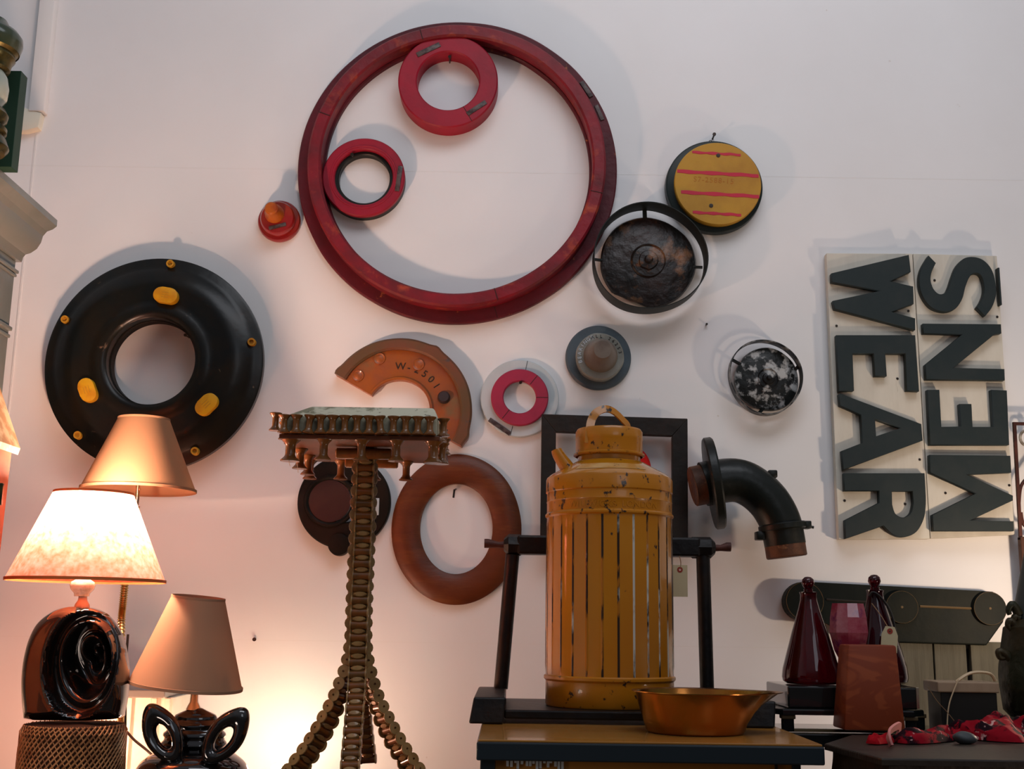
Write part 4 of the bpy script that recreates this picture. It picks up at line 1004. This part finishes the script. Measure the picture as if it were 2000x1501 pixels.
# small lamp with tilted taupe shade
YB = -.74
cB1 = P(390, 1166, YB); cB0 = P(363, 1338, YB); rB1 = S(cB1) * 50.5; rB0 = S(cB0) * 108.5
t = thing('table_lamp', 'unlit lamp with a tilted taupe shade on a black ceramic leaf-eared base', 'lamp', (P(379, 1500, YB).x, YB, ZS))
ax = (cB1 - cB0); Lb = ax.length; Mb_ = axis_m(cB0, ax + Vector((0, -.01, 0)))
shade(t, Mb_, rB0, 0, rB1, Lb, 'shade_brown', 'shade_brown')
b = B(); lathe_px(b, [(0, 1385), (15, 1385), (12, 1378), (8, 1370), (7, 1345), (0, 1340)], 379, YB, 20); obj('neck', b, 'chrome', t)
xB = P(379, 1450, YB).x; sB = S(P(379, 1450, YB))
# base: squat bulb, ribbed crown
b = B(); zz1 = P(379, 1468, YB).z
lathe(b, [(0, ZS + .001), (sB * 62, ZS + .001), (sB * 68, ZS + .02)] + [(sB * (40 + 68 * math.cos(k / 10 * PI / 2)), P(379, 1512, YB).z + sB * 46 * math.sin(k / 10 * PI / 2)) for k in range(11)] + [(0, zz1 + .001)], T(xB, YB, 0), 64)
obj('body', b, 'ceramic', t)
b = B(); prof = []
for k in range(26):
    u = k / 25; y = 1492 - u * 110; r = 34 + 30 * math.sin(min(1, u * 1.02) * PI * .62) * (1 if u < .62 else 1) 
    r = 61 * math.sqrt(max(0, 1 - (max(0, u - .35) / .66) ** 2)) if u > .35 else 40 + 21 * (u / .35)
    r += 2.8 * math.sin(u * 2 * PI * 6); prof.append((max(r, 12) * sB, P(379, y, YB).z))
prof.append((0, prof[-1][1] + .001)); lathe(b, prof, T(xB, YB, 0) @ Matrix.Diagonal((1, .8, 1, 1)), 64); obj('ribbed_crown', b, 'ceramic', t)
for (cx_, cy_, ang, hx, hy, ha) in ((318, 1432, 31, 50, 34, 0), (441, 1436, -36, 50, 34, 0)):
    c = P(cx_, cy_, YB - .085); b = B(); s_ = S(c)
    Q = Matrix.Translation(c) @ AX @ RZ(math.radians(ang))
    seg = 56; rows = []
    for i in range(seg):
        a = 2 * PI * i / seg
        co = Vector((36 * s_ * math.cos(a), (52 + 12 * abs(math.sin(a)) ** 3) * s_ * math.sin(a), 0))
        ci = Vector((12 * s_ * math.cos(a), 25 * s_ * math.sin(a) - 6 * s_, 0))
        mid = (co + ci) / 2; hw = (co - ci) / 2; row = []
        for k in range(12):
            f = 2 * PI * k / 12; row.append(b.verts.new(Q @ (mid + hw * math.cos(f) + Vector((0, 0, .018 * math.sin(f))))))
        rows.append(row)
    for i in range(seg):
        A, Bq = rows[i], rows[(i + 1) % seg]
        for k in range(12): b.faces.new((A[k], A[(k + 1) % 12], Bq[(k + 1) % 12], Bq[k]))
    obj('leaf_ear', b, 'ceramic', t)

# white painted cupboard behind the lamps
t = thing('white_cupboard', 'low white painted cupboard against the wall behind the lamps', 'cupboard', (P(270, 1450, -.18).x, -.15, ZS))
zw = P(290, 1346, -.30).z; xw0 = P(150, 1400, -.28).x; xw1 = P(336, 1400, -.28).x
b = B(); box(b, xw0 - .01, xw1 - .012, -.32, -.03, zw - .02, zw, .003); obj('top_panel', b, 'greywood', t, smooth=False)
b = B(); box(b, xw0, xw1, -.28, -.04, ZS + .001, zw - .02, .002); obj('body', b, 'whitewood', t, smooth=False)
for x in (xw1 - .02, xw1 - .055, xw1 - .12):
    b = B(); box(b, x, x + .014, -.288, -.28, ZS + .001, zw - .022, .002); obj('moulding', b, 'whitewood', t, smooth=False)
# cords
def cord(label, pts, Ys, r=.003, m='cord'):
    b = B(); tube(b, spline([P(x, y, Y) for (x, y), Y in zip(pts, Ys)], 8), r, 8); tag(obj('power_cord', b, m), label, 'cord')
cord('black cord hanging straight down beside the lit lamp base', [(250, 1238), (246, 1300), (245, 1400), (243, 1500), (242, 1560)], [-.70, -.70, -.69, -.69, -.69])
cord('brown cord curving from the twine drum to the small black lamp', [(232, 1408), (245, 1425), (262, 1444), (284, 1462), (306, 1482)], [-.62, -.62, -.62, -.63, -.66], .0032, 'browncord')

# lamp standing low, its top just out of the picture
t = thing('accent_lamp', 'small glowing accent lamp low on the sideboard between the black lamp and the spool stand', 'lamp', (P(540, 1600, -.20).x, -.22, ZS))
q = t.location
b = B(); lathe(b, [(0, ZS + .001), (.05, ZS + .001), (.05, ZS + .012), (.012, ZS + .02), (.012, ZS + .05), (0, ZS + .05)], T(q.x, q.y, 0), 24); obj('base', b, 'brass', t)
b = B(); lathe(b, [(0, ZS + .05), (.012, ZS + .052), (.022, ZS + .07), (.015, ZS + .09), (0, ZS + .095)], T(q.x, q.y, 0), 20); obj('light_bulb', b, 'bulbglow', t)
bulb('accent_lamp_light', (q.x, q.y + .0, ZS + .115), 3.4, (1.0, .82, .58), .02)

# ------------------------------------------------------------------ left: grey cupboard, lantern, little house
xc = P(36, 520, -.35).x
Yfar, Ynear = -.30, -1.5
t = thing('hutch', 'tall grey painted cupboard with a heavy crown moulding', 'cupboard', (xc - .22, -.9, 0))
ztop_ = P(112, 430, Yfar).z
s0 = S(P(60, 450, Yfar))
def crown_prof():
    pts = [(112, 430), (111, 442), (103, 448), (92, 452), (84, 461), (80, 474), (72, 486), (60, 494), (50, 497), (45, 503), (42, 512), (30, 512), (26, 500)]
    return [P(x, y, Yfar) for x, y in pts]
pr = crown_prof()
b = B(); rows = []
for Y in (Yfar, Ynear):
    rows.append([b.verts.new(Vector((p.x, Y, p.z))) for p in pr] + [b.verts.new(Vector((xc - .42, Y, pr[-1].z))), b.verts.new(Vector((xc - .42, Y, pr[0].z)))])
n_ = len(rows[0])
for i in range(n_): b.faces.new((rows[0][i], rows[0][(i + 1) % n_], rows[1][(i + 1) % n_], rows[1][i]))
b.faces.new(rows[0]); b.faces.new(rows[1])
obj('crown_moulding', b, 'greywood', t, ang=25)
zc_ = pr[-2].z
b = B(); box(b, xc - .42, P(34, 520, Yfar).x, Ynear + .03, Yfar - .012, .0, zc_ - .0, .003); obj('body', b, 'greywood', t, smooth=False)
for (py, dx, hgt) in ((530, .010, .010), (538, .006, .008), (640, .008, .012), (655, .005, .010)):
    z = P(30, py, Yfar).z; x = P(34, 520, Yfar).x; b = B(); box(b, x - .02, x + dx, Ynear + .03 - dx, Yfar - .012 + dx * .5, z - hgt, z, .003); obj('moulding', b, 'greywood', t, smooth=False)
# lantern on the hutch
YL = -.80
zL0 = pr[0].z + .001
lx = P(-40, 250, YL).x
t = thing('lantern', 'old green and brass railway lantern on top of the grey cupboard', 'lantern', (lx, YL, zL0))
sl = S(P(0, 250, YL))
def lz(y): return P(0, y, YL).z
def lant(name, prof, m, seg=48):
    b = B(); lathe(b, [(r * sl, lz(y)) for r, y in prof], T(lx, YL, 0), seg); obj(name, b, m, t)
b = B(); lathe(b, [(0, zL0), (50 * sl, zL0), (56 * sl, zL0 + .01), (57 * sl, lz(285)), (50 * sl, lz(268)), (44 * sl, lz(262))], T(lx, YL, 0), 48); obj('font', b, 'lantbrass', t)
lant('lower_ring', [(44, 262), (50, 256), (50, 248), (44, 244), (40, 240), (48, 232), (50, 222), (44, 212), (36, 208)], 'lantbrass')
lant('globe', [(30, 210), (44, 190), (46, 170), (42, 150), (34, 138)], 'lensglass')
lant('upper_collar', [(34, 140), (44, 134), (46, 120), (52, 112), (50, 104), (58, 98)], 'lantbrass')
lant('hood', [(58, 100), (63, 84), (62, 72), (54, 62), (40, 56), (30, 40), (0, 36)], 'lantgreen')
b = B(); x0 = P(6, 240, -.68).x; x1 = P(38, 240, -.68).x; box(b, x0 - .06, x1, -.70, -.66, zL0, P(40, 145, -.68).z, .001); o_ = obj('green_board', b, 'greenboard', smooth=False); tag(o_, 'dark green board standing behind the lantern on the grey cupboard', 'board')
# house
YH = -1.0
t = thing('wooden_house', 'salmon painted little wooden house with a gilded sloping roof edge', 'house', (P(-40, 1200, YH).x, YH - .1, ZS))
xh = P(21, 900, YH).x; zr0 = P(36, 874, YH).z; zr1 = P(0, 766, YH).z; xr_ = P(36, 874, YH).x; xr1_ = P(0, 766, YH).x; xm = xr1_ - .03
slope = (zr1 - zr0) / (xr_ - xr1_)
xap = xh - .12; zap = zr0 + slope * (xr_ - xap)
b = B(); f = [(2 * xap - xh, ZS + .001), (xh - .012, ZS + .001), (xh, zr0 + .01), (xh, zr0 + slope * (xr_ - xh) - .014), (xap, zap - .014), (2 * xap - xh, zr0 + slope * (xr_ - xh) - .014)]
prism(b, f, -YH, -YH + .16, AX @ T(0, 0, 0), .001); obj('body', b, 'house', t, smooth=False)
for sg in (1, -1):
    b = B(); q = [(xap, zap), (xap + sg * (xr_ - xap), zr0), (xap + sg * (xr_ - xap - .004), zr0 - .014), (xap, zap - .018)]
    prism(b, q if sg > 0 else q[::-1], -YH - .01, -YH + .175, AX, .001); obj('roof_panel', b, 'houseedge', t, smooth=False)
z = P(10, 905, YH).z; b = B(); box(b, xh - .24, xh + .004, YH - .168, YH - .155, z - .004, z + .004, .001); obj('string_course', b, 'houseedge', t, smooth=False)
q = P(3, 965, YH - .16); b = B(); box(b, q.x - .006, q.x + .004, YH - .168, YH - .158, q.z - .022, q.z + .022, .002); obj('latch', b, 'lantbrass', t, smooth=False)

# ------------------------------------------------------------------ right side group
# pattern board on the wall
def z6(x, y): return (1480 + x * .2672, 1100 + y * .2672)
Yw = -.045
t = thing('pattern_board', 'long dark grey green casting pattern board with round bosses, above the grey planks', 'pattern', P(1740, 1200, 0))
out = [z6(*p) for p in [(345, 132), (1600, 198), (1720, 205), (1790, 250), (1822, 330), (1795, 430), (1675, 597), (850, 572), (640, 500), (500, 425)]] + [z6(345 + 148 * math.cos(math.radians(a)), 275 + 143 * math.sin(math.radians(a))) for a in range(100, 271, 12)]
b = B(); prism(b, [(P(x, y, Yw).x, P(x, y, Yw).z) for x, y in out], .004, -Yw, AX, .004); obj('board', b, 'pattern', t, smooth=False)
for (x, y, r) in ((345, 275, 140), (1055, 318, 120), (1700, 328, 122)):
    q = P(*z6(x, y), Yw - .012); s_ = S(q) * .2672; Q = T(q.x, 0, q.z) @ AX
    b = B(); lathe(b, [(r * s_, -Yw), (r * s_, -Yw + .009), (r * s_ * .97, -Yw + .012), (0, -Yw + .012)], Q, 64); o_ = obj('boss', b, 'pattern', t)
    b = B(); ringM(b, r * s_ * .955, r * s_ * .975, -Yw + .0115, -Yw + .0128, Q, .0003, 64); lathe(b, [(0, -Yw + .0135), (s_ * 9, -Yw + .0125), (s_ * 10, -Yw + .0115)], Q @ T(-.2 * r * s_ * 0, 0, 0), 16); obj('worn_line', b, 'patternring', o_)
for (x0, y0, x1, y1, m) in ((500, 262, 930, 290, 'crack'), (1185, 312, 1560, 328, 'patternring')):
    a_, c_ = P(*z6(x0, y0), Yw), P(*z6(x1, y1), Yw); b = B(); tube(b, [Vector((a_.x, Yw, a_.z)), Vector((c_.x, Yw, c_.z))], .0035, 6); obj('groove_line', b, m, t)
# grey planks leaning under it
t = thing('weathered_planks', 'weathered grey plank panel leaning on the wall below the pattern board', 'planks', (P(1850, 1300, -.03).x, -.03, 0))
ed = [(1700, 1822), (1824, 1888), (1895, 1972), (1974, 2040)]
for k, (x0, x1) in enumerate(ed):
    a_ = P(x0, 1262, -.03).x; c_ = P(x1, 1262, -.03).x; zt2 = P(1850, 1252 + 0, -.03).z
    b = B(); box(b, a_ + .001, c_ - .001, -.030 + .002 * (k % 2), -.008, 0, zt2, .002); obj('plank', b, 'greyplank', t, smooth=False)
b = B(); a_ = P(1700, 1262, -.03).x; c_ = P(2040, 1262, -.03).x; box(b, a_, c_, -.008, -.001, .1, zt2 - .02); obj('back_batten', b, 'crack', t, smooth=False)
# iron gate
YI = -.05
t = thing('iron_gate', 'rusty iron gate panel with cream scrollwork leaning at the right of the lettered boards', 'gate', (P(2010, 1000, YI).x, YI, 0))
a_, c_ = P(1981, 828, YI), P(1993, 1047, YI)
b = B(); tube(b, [a_, c_, P(1994, 1060, YI)], .0062, 4, flat=(1, 1)); obj('side_bar', b, 'rustframe', t, smooth=False)
b = B(); tube(b, [P(1978, 827, YI), P(2100, 829, YI)], .0062, 4); obj('top_bar', b, 'rustframe', t, smooth=False)
b = B(); sc_ = [P(2003 + (14 - 7 * k / 24) * math.cos(-k / 24 * 3.4 * PI / 2 * 1.6 + 1.2), 853 - (19 - 10 * k / 24) * math.sin(-k / 24 * 3.4 * PI / 2 * 1.6 + 1.2), YI) for k in range(25)]
tube(b, sc_, .0045, 8); obj('scroll', b, 'scroll', t)
b = B(); tube(b, spline([P(1990, 985, YI), P(1994, 950, YI), P(2008, 930, YI), P(2030, 900, YI)], 8), .005, 8); tube(b, spline([P(1994, 1000, YI), P(2000, 1025, YI), P(2020, 1035, YI)], 8), .005, 8); obj('scroll', b, 'rustframe', t)
b = B(); x = P(1990, 1050, YI).x; q = P(1990, 1048, YI); box(b, x, x + .03, YI - .012, YI + .012, 0, q.z, .003); obj('post', b, 'woodpost', t, smooth=False)
b = B(); q2 = P(2000, 1052, YI); box(b, x, x + .2, YI - .01, YI + .01, q2.z - .004, q2.z + .006, .002); obj('mid_bar', b, 'woodpost', t, smooth=False)

# black bench behind
zk = P(1540, 1431, -.68).z
t = thing('console', 'narrow dark console behind the faceted table', 'table', (1.15, -.58, 0))
xk0 = P(1488, 1431, -.68).x
b = B(); box(b, xr + .012, 1.75, -.69, -.40, zk - .03, zk, .003); obj('top_panel', b, 'lacquer', t, smooth=False)
for x in (xr + .02, 1.70):
    for y in (-.68, -.44):
        b = B(); box(b, x, x + .035, y, y + .035, 0, zk - .03, .003); obj('leg', b, 'lacquer', t, smooth=False)
# lacquer stool + tray
YK = -.66
t = thing('lacquer_stand', 'small black lacquer stand with square legs, under the ruby decanters', 'stand', (P(1645, 1420, -.58).x, -.58, zk))
zs1 = P(1600, 1384, -.66).z; zs0 = P(1600, 1396, -.66).z
xs0 = P(1500, 1390, -.6).x; xs1 = P(1796, 1390, -.6).x
b = B(); cq = .035; Yk0, Yk1 = -.665, -.415
pts = [(xs0 + cq * .6, Yk0), (xs1 - cq, Yk0), (xs1, Yk0 + cq), (xs1, Yk1 - cq), (xs1 - cq, Yk1), (xs0 + cq, Yk1), (xs0, Yk1 - cq), (xs0, Yk0 + cq)]
prism(b, pts, zs0, zs1, Matrix(), .004); obj('top_panel', b, 'lacquer', t, smooth=False)
for (px, Y) in ((1499, -.55), (1538, -.645), (1776, -.645), (1793, -.55)):
    x = P(px, 1400, Y).x; b = B(); box(b, x - .013, x + .013, Y - .012, Y + .012, zk + .001, zs0, .003); obj('leg', b, 'lacquer', t, smooth=False)
    b = B(); box(b, x - .016, x + .016, Y - .015, Y + .015, zs0 - .010, zs0, .002); obj('leg_capital', b, 'lacqueredge', t, smooth=False, label='bronzed leg capital')
b = B(); box(b, P(1538, 1400, -.645).x, P(1778, 1400, -.645).x, -.655, -.640, zk + .001, zk + .008, .001); obj('stretcher', b, 'lacqueredge', t, smooth=False)
zy1 = P(1650, 1340, -.64).z
xy0 = P(1536, 1360, -.64).x; xy1 = P(1788, 1360, -.64).x
t = thing('lacquer_tray', 'deep black lacquer tray carrying the two ruby decanters', 'tray', ((xy0 + xy1) / 2, -.58, zs1))
b = B(); box(b, xy0, xy1, -.655, -.42, zs1 + .001, zy1, .004); obj('tray_body', b, 'lacquer', t, smooth=False)
b = B(); box(b, xy1 - .004, xy1 + .003, -.658, -.417, zs1 + .004, zy1 + .001, .001); obj('edge_strip', b, 'chrome', t, smooth=False)
# decanters
def decanter(label, cx, Y, m, dy=0, rs=1, bot=None):
    zb_ = zy1 + .001; x = P(cx, 1250, Y).x; s_ = S(P(cx, 1250, Y))
    t = thing('decanter', label, 'decanter', (x, Y, zb_))
    def z(y): return P(cx, y + dy, Y).z
    pr = [(0, zb_), (47 * s_ * rs, zb_), (54 * s_ * rs, zb_ + .006), (56 * s_ * rs, zb_ + .016), (54 * s_ * rs, z(1305)), (46 * s_ * rs, z(1275)), (34 * s_ * rs, z(1232)), (21 * s_ * rs, z(1190)), (16.5 * s_, z(1172)), (16 * s_, z(1162)), (17.5 * s_, z(1156))]
    b = B(); lathe(b, pr + [(10 * s_, z(1155)), (0, z(1156))], T(x, Y, 0), 48); obj('bottle', b, m, t)
    b = B(); lathe(b, [(0, z(1158)), (9 * s_, z(1158)), (9 * s_, z(1150)), (5.5 * s_, z(1150)), (9.5 * s_, z(1146)), (12.6 * s_, z(1138.5)), (11 * s_, z(1131)), (6 * s_, z(1126.5)), (0, z(1125.5))], T(x, Y, 0), 32); obj('stopper', b, 'ruby', t)
decanter('conical dark ruby decanter with a ball stopper, left end of the lacquer tray', 1582, -.54, 'ruby')
decanter('conical near-black ruby decanter with a ball stopper, behind the terracotta block', 1713, -.488, 'rubyd', dy=-4)
# pink vase
x = P(1658, 1230, -.615).x; s_ = S(P(1658, 1230, -.615))
t = thing('pink_vase', 'pink cut glass goblet on a dark red foot between the two decanters', 'vase', (x, -.615, zy1))
def zv(y): return P(1658, y, -.615).z
M['vasefoot'] = glass('wine_red_foot', (.18, .006, .016), .06, .6)
b = B(); lathe(b, [(0, zy1 + .001), (23 * s_, zy1 + .001), (23 * s_, zy1 + .006), (24 * s_, zv(1300)), (22 * s_, zv(1287)), (0, zv(1286))], T(x, -.615, 0), 10); obj('foot', b, 'vasefoot', t, smooth=False)
b = B(); lathe(b, [(22 * s_, zv(1286)), (30 * s_, zv(1270)), (38 * s_, zv(1235)), (36 * s_, zv(1205)), (31 * s_, zv(1178)), (28 * s_, zv(1178)), (33 * s_, zv(1205)), (34 * s_, zv(1235)), (26 * s_, zv(1270)), (0, zv(1280))], T(x, -.615, 0), 10); obj('bowl', b, 'pinkglass', t, smooth=False)
# tag on right decanter
tp = P(1703, 1178, -.52)
price_tag('blank manila tag with clipped corners hanging from the darker decanter', tp, 1738, 1232, -.575, 32, 40, -6, 5.5)
b = B(); tube(b, spline([P(x, y, Y) for x, y, Y in ((1698, 1164, -.512), (1706, 1156, -.516), (1722, 1168, -.520), (1738, 1192, -.528), (1747, 1222, -.538), (1752, 1262, -.550))], 6), .006, 10, rad=None, flat=(1, .5)); tag(obj('leather_strap', b, 'cord'), 'black strap looped over the neck of the darker decanter', 'strap')

# dark box with lid
YX = -.64
x0 = P(1838, 1370, YX).x; x1 = P(1948, 1370, YX).x
t = thing('lidded_box', 'near-black box with a brown lid and pale strap handle, left of the bronze figure', 'box', ((x0 + x1) / 2, -.56, zk))
zl0 = P(1890, 1352, YX).z; zl1 = P(1890, 1331, YX).z
b = B(); box(b, x0, x1, YX, -.55, zk + .001, zl0, .002); obj('body', b, 'boxdark', t, smooth=False)
b = B(); box(b, x0 - .008, x1 + .005, YX - .006, -.545, zl0, zl1, .003); obj('lid', b, 'boxlid', t, smooth=False)
b = B(); hp = [P(x, y, YX + .02) for x, y in ((1868, 1331), (1878, 1323), (1895, 1314), (1915, 1312), (1935, 1316), (1944, 1329))]; tube(b, spline(hp, 6), .0045, 8, flat=(1.6, .8)); obj('strap_handle', b, 'strap', t)
b = B(); tube(b, spline([P(x, y, YX - .012) for x, y in ((1872, 1326), (1864, 1345), (1855, 1370), (1851, 1395), (1850, 1420))], 6), .0016, 6); tag(obj('cord_loop', b, 'strap'), 'pale string hanging down the front of the near-black box', 'string')
b = B(); tube(b, spline([P(x, y, YX - .02) for x, y in ((1812, 1340), (1830, 1368), (1850, 1390), (1872, 1418))], 6), .0009, 6); tag(obj('thin_string', b, 'string'), 'thin slanting brown thread across the near-black box', 'string')

# round table
zR = P(1700, 1432, -.92).z; zR = ZT - .006
tA = PZ(1610, 1451, zR); tB = PZ(1722, 1480, zR); tC = Vector((1.62, tB.y, zR)); tD = Vector((1.78, tA.y, zR)); tE = Vector((1.62, -.86, zR)); tF = Vector((PZ(1652, 1431, zR).x, -.86, zR))
t = thing('faceted_table', 'dark rough-edged wooden table with angled corners and red cloths on it', 'table', ((tA.x + tD.x) / 2, tA.y, 0))
M['roundtop'] = mat('dark_faceted_tabletop', (.022, .017, .012), .40, col2=(.014, .010, .008), sc2=5, stretch=(1, 5, 1), bump=.15)
tp_ = [(p.x, p.y) for p in (tA, tB, tC, tD, tE, tF)]
b = B(); prism(b, tp_, zR - .012, zR, Matrix(), .003); obj('tabletop', b, 'roundtop', t, smooth=False)
tcx = (tA.x + tD.x) / 2; tcy = (tB.y - .86) / 2
b = B(); prism(b, [(tcx + (x - tcx) * .975, tcy + (y - tcy) * .95) for x, y in tp_], zR - .085, zR - .0125, Matrix(), 0); bmesh.ops.subdivide_edges(b, edges=b.edges[:], cuts=12, use_grid_fill=True); jitter(b, .006, 18); obj('apron', b, 'darkwood', t)
b = B(); lathe(b, [(0, 0), (.22, 0), (.22, .03), (.06, .07), (.05, .5), (.07, .8), (.10, zR - .09), (0, zR - .09)], T(tcx, tcy, 0), 32); obj('pedestal', b, 'darkwood', t)
# terracotta block
q = PZ(1708, 1427, zR); YT = q.y + .045; sT = S(P(1708, 1400, YT - .04))
Yt = YT - .045
z1 = P(1705, 1259, Yt).z; xa0, xa1 = P(1658, 1259, Yt).x, P(1752, 1259, Yt).x; xb0, xb1 = P(1648, 1425, Yt).x, P(1768, 1425, Yt).x
xm = (xb0 + xb1) / 2
b = B(); dq = .05
hexa(b, [Vector(p) for p in ((xb0, YT - dq, zR + .001), (xb1, YT - dq, zR + .001), (xa1, YT - dq * .8, z1), (xa0, YT - dq * .8, z1), (xb0, YT + dq, zR + .001), (xb1, YT + dq, zR + .001), (xa1, YT + dq * .8, z1), (xa0, YT + dq * .8, z1))], .005)
tag(obj('tapered_block', b, 'block'), 'tall tapered terracotta block with faint veins, at the back of the faceted table', 'ornament')
# red cloths
def cloth(name, label, pxs, m, seed, w0=.09, amp=.016, thick=.02):
    """crumpled long fold following points; pxs: (x, y) on the table"""
    pts = spline([PZ(x, y, zR + .002) for x, y in pxs], 12)
    n = len(pts); b = B(); rows = []; K = 22
    for i, p in enumerate(pts):
        tn = (pts[min(i + 1, n - 1)] - pts[max(i - 1, 0)]).normalized(); sd = Vector((-tn.y, tn.x, 0)); row = []
        endf = min(1, i / 3, (n - 1 - i) / 3)
        for k in range(K):
            u = k / (K - 1) * 2 - 1
            h = thick * (1 - u * u) ** .5 * (.75 + .5 * noise.noise(Vector((i * .17, k * .25, seed)))) * (.4 + .6 * endf)
            h += amp * max(0, noise.noise(Vector((i * .16, k * .22, seed + 9))) + .3) * (1 - u * u)
            wv = w0 * (1 + .25 * noise.noise(Vector((i * .12, 3, seed)))) * (.6 + .4 * endf)
            row.append(b.verts.new(p + sd * (u * wv) + Vector((0, 0, max(h, 0)))))
        rows.append(row)
    for A, Bq in zip(rows, rows[1:]):
        for k in range(K - 1): b.faces.new((A[k], A[k + 1], Bq[k + 1], Bq[k]))
    for r_ in (rows[0], rows[-1]): b.faces.new(r_)
    for A, Bq in zip(rows, rows[1:]): b.faces.new((A[0], Bq[0], Bq[-1], A[-1]))
    o = obj(name, b, m, ang=60); return tag(o, label, 'cloth')
o1 = cloth('folded_cloth', 'crumpled red patterned cloth folded lengthwise on the faceted table', [(1748, 1449), (1800, 1447), (1850, 1440), (1876, 1436)], 'cloth', 2, .035, .012, .022)
o2 = cloth('folded_cloth', 'larger crumpled red and black patterned cloth heaped at the right of the faceted table', [(1908, 1444), (1948, 1439), (1990, 1437), (2060, 1439)], 'cloth', 5, .075, .03, .036)
o3 = cloth('cloth_scrap', 'small bright red cloth scrap at the left tip of the folded cloth', [(1702, 1452), (1718, 1450), (1738, 1448)], 'clothplain', 8, .016, .006, .018)
b = B(); a_ = PZ(1741, 1460, zR); c_ = PZ(1757, 1446, zR)
tube(b, spline([a_ + Vector((0, 0, .004)), a_ + Vector((.002, .02, .026)), c_ + Vector((0, 0, .03)), c_ + Vector((.004, .02, .01))], 6), .011, 4, flat=(1, .3), up=Vector((1, 0, 0))); obj('cloth_band', b, 'clothpink', o1, label='pale pink band')
q = PZ(1885, 1452, zR); b = B(); bmesh.ops.create_icosphere(b, subdivisions=3, radius=.016)
for v in b.verts: v.co = Vector((v.co.x * 1.5, v.co.y, v.co.z * .8)) * (1 + .2 * noise.noise(v.co * 60)) + q + Vector((0, 0, .012))
tag(obj('grey_stone', b, 'pottery'), 'small grey lump between the two patterned cloths', 'stone')

# bronze figure at the right edge
YZ = -.72
zq0 = zk + .001
x0 = P(2040, 1300, YZ).x
t = thing('bronze_urn', 'dark green bronze urn with leafy curls at the right edge beyond the cloths', 'urn', (x0, -.60, zk))
s_ = S(P(1990, 1300, -.60))
def zu(y): return P(2000, y, -.60).z
ux = P(2045, 1300, -.60).x
b = B(); lathe(b, [(0, zk + .001), (70 * s_, zk + .001), (72 * s_, zu(1400)), (84 * s_, zu(1385)), (89 * s_, zu(1340)), (90 * s_, zu(1318)), (88 * s_, zu(1300)), (80 * s_, zu(1262)), (76 * s_, zu(1225)), (66 * s_, zu(1216)), (62 * s_, zu(1208)), (0, zu(1206))], T(ux, -.60, 0), 48); jitter(b, .0035, 26); obj('body', b, 'bronze', t)
b = B(); lathe(b, [(56 * s_, zu(1208)), (54 * s_, zu(1190)), (40 * s_, zu(1130)), (20 * s_, zu(1050)), (0, zu(1045))], T(ux, -.60, 0), 40); obj('cone_top', b, 'cone', t, label='smooth grey green cone')
for (pp) in ([(1990, 1200), (1978, 1180), (1970, 1190), (1972, 1200)], [(1985, 1225), (1974, 1212), (1969, 1220), (1974, 1230)], [(1978, 1290), (1962, 1275), (1951, 1272), (1953, 1283), (1964, 1284)], [(1990, 1206), (1982, 1205), (1978, 1222)]):
    b = B(); pz = spline([P(x, y, -.62) for x, y in pp], 5); tube(b, pz, .006, 10, rad=[.012 - .007 * i / len(pz) for i in range(len(pz))]); obj('leaf_curl', b, 'bronze', t)
q = P(1967, 1274, -.625)
# lamp beyond the right edge that lights the lid and the wall
t = thing('shop_lamp', 'small shaded lamp standing on the console beyond the bronze urn', 'lamp', (1.62, -.58, zk))
b = B(); lathe(b, [(0, zk + .001), (.05, zk + .001), (.05, zk + .01), (.01, zk + .02), (.01, zk + .20), (0, zk + .20)], T(1.62, -.58, 0), 24); obj('base', b, 'brass', t)
zlamp = zk + .25
b = B(); lathe(b, [(0, zk + .20), (.013, zk + .205), (.028, zk + .24), (.02, zk + .268), (0, zk + .275)], T(1.62, -.58, 0), 24); obj('light_bulb', b, 'bulbglow', t)
bulb('right_lamp_light', (1.62 - .045, -.60, zlamp), 15.0, (1.0, .76, .56), .03)
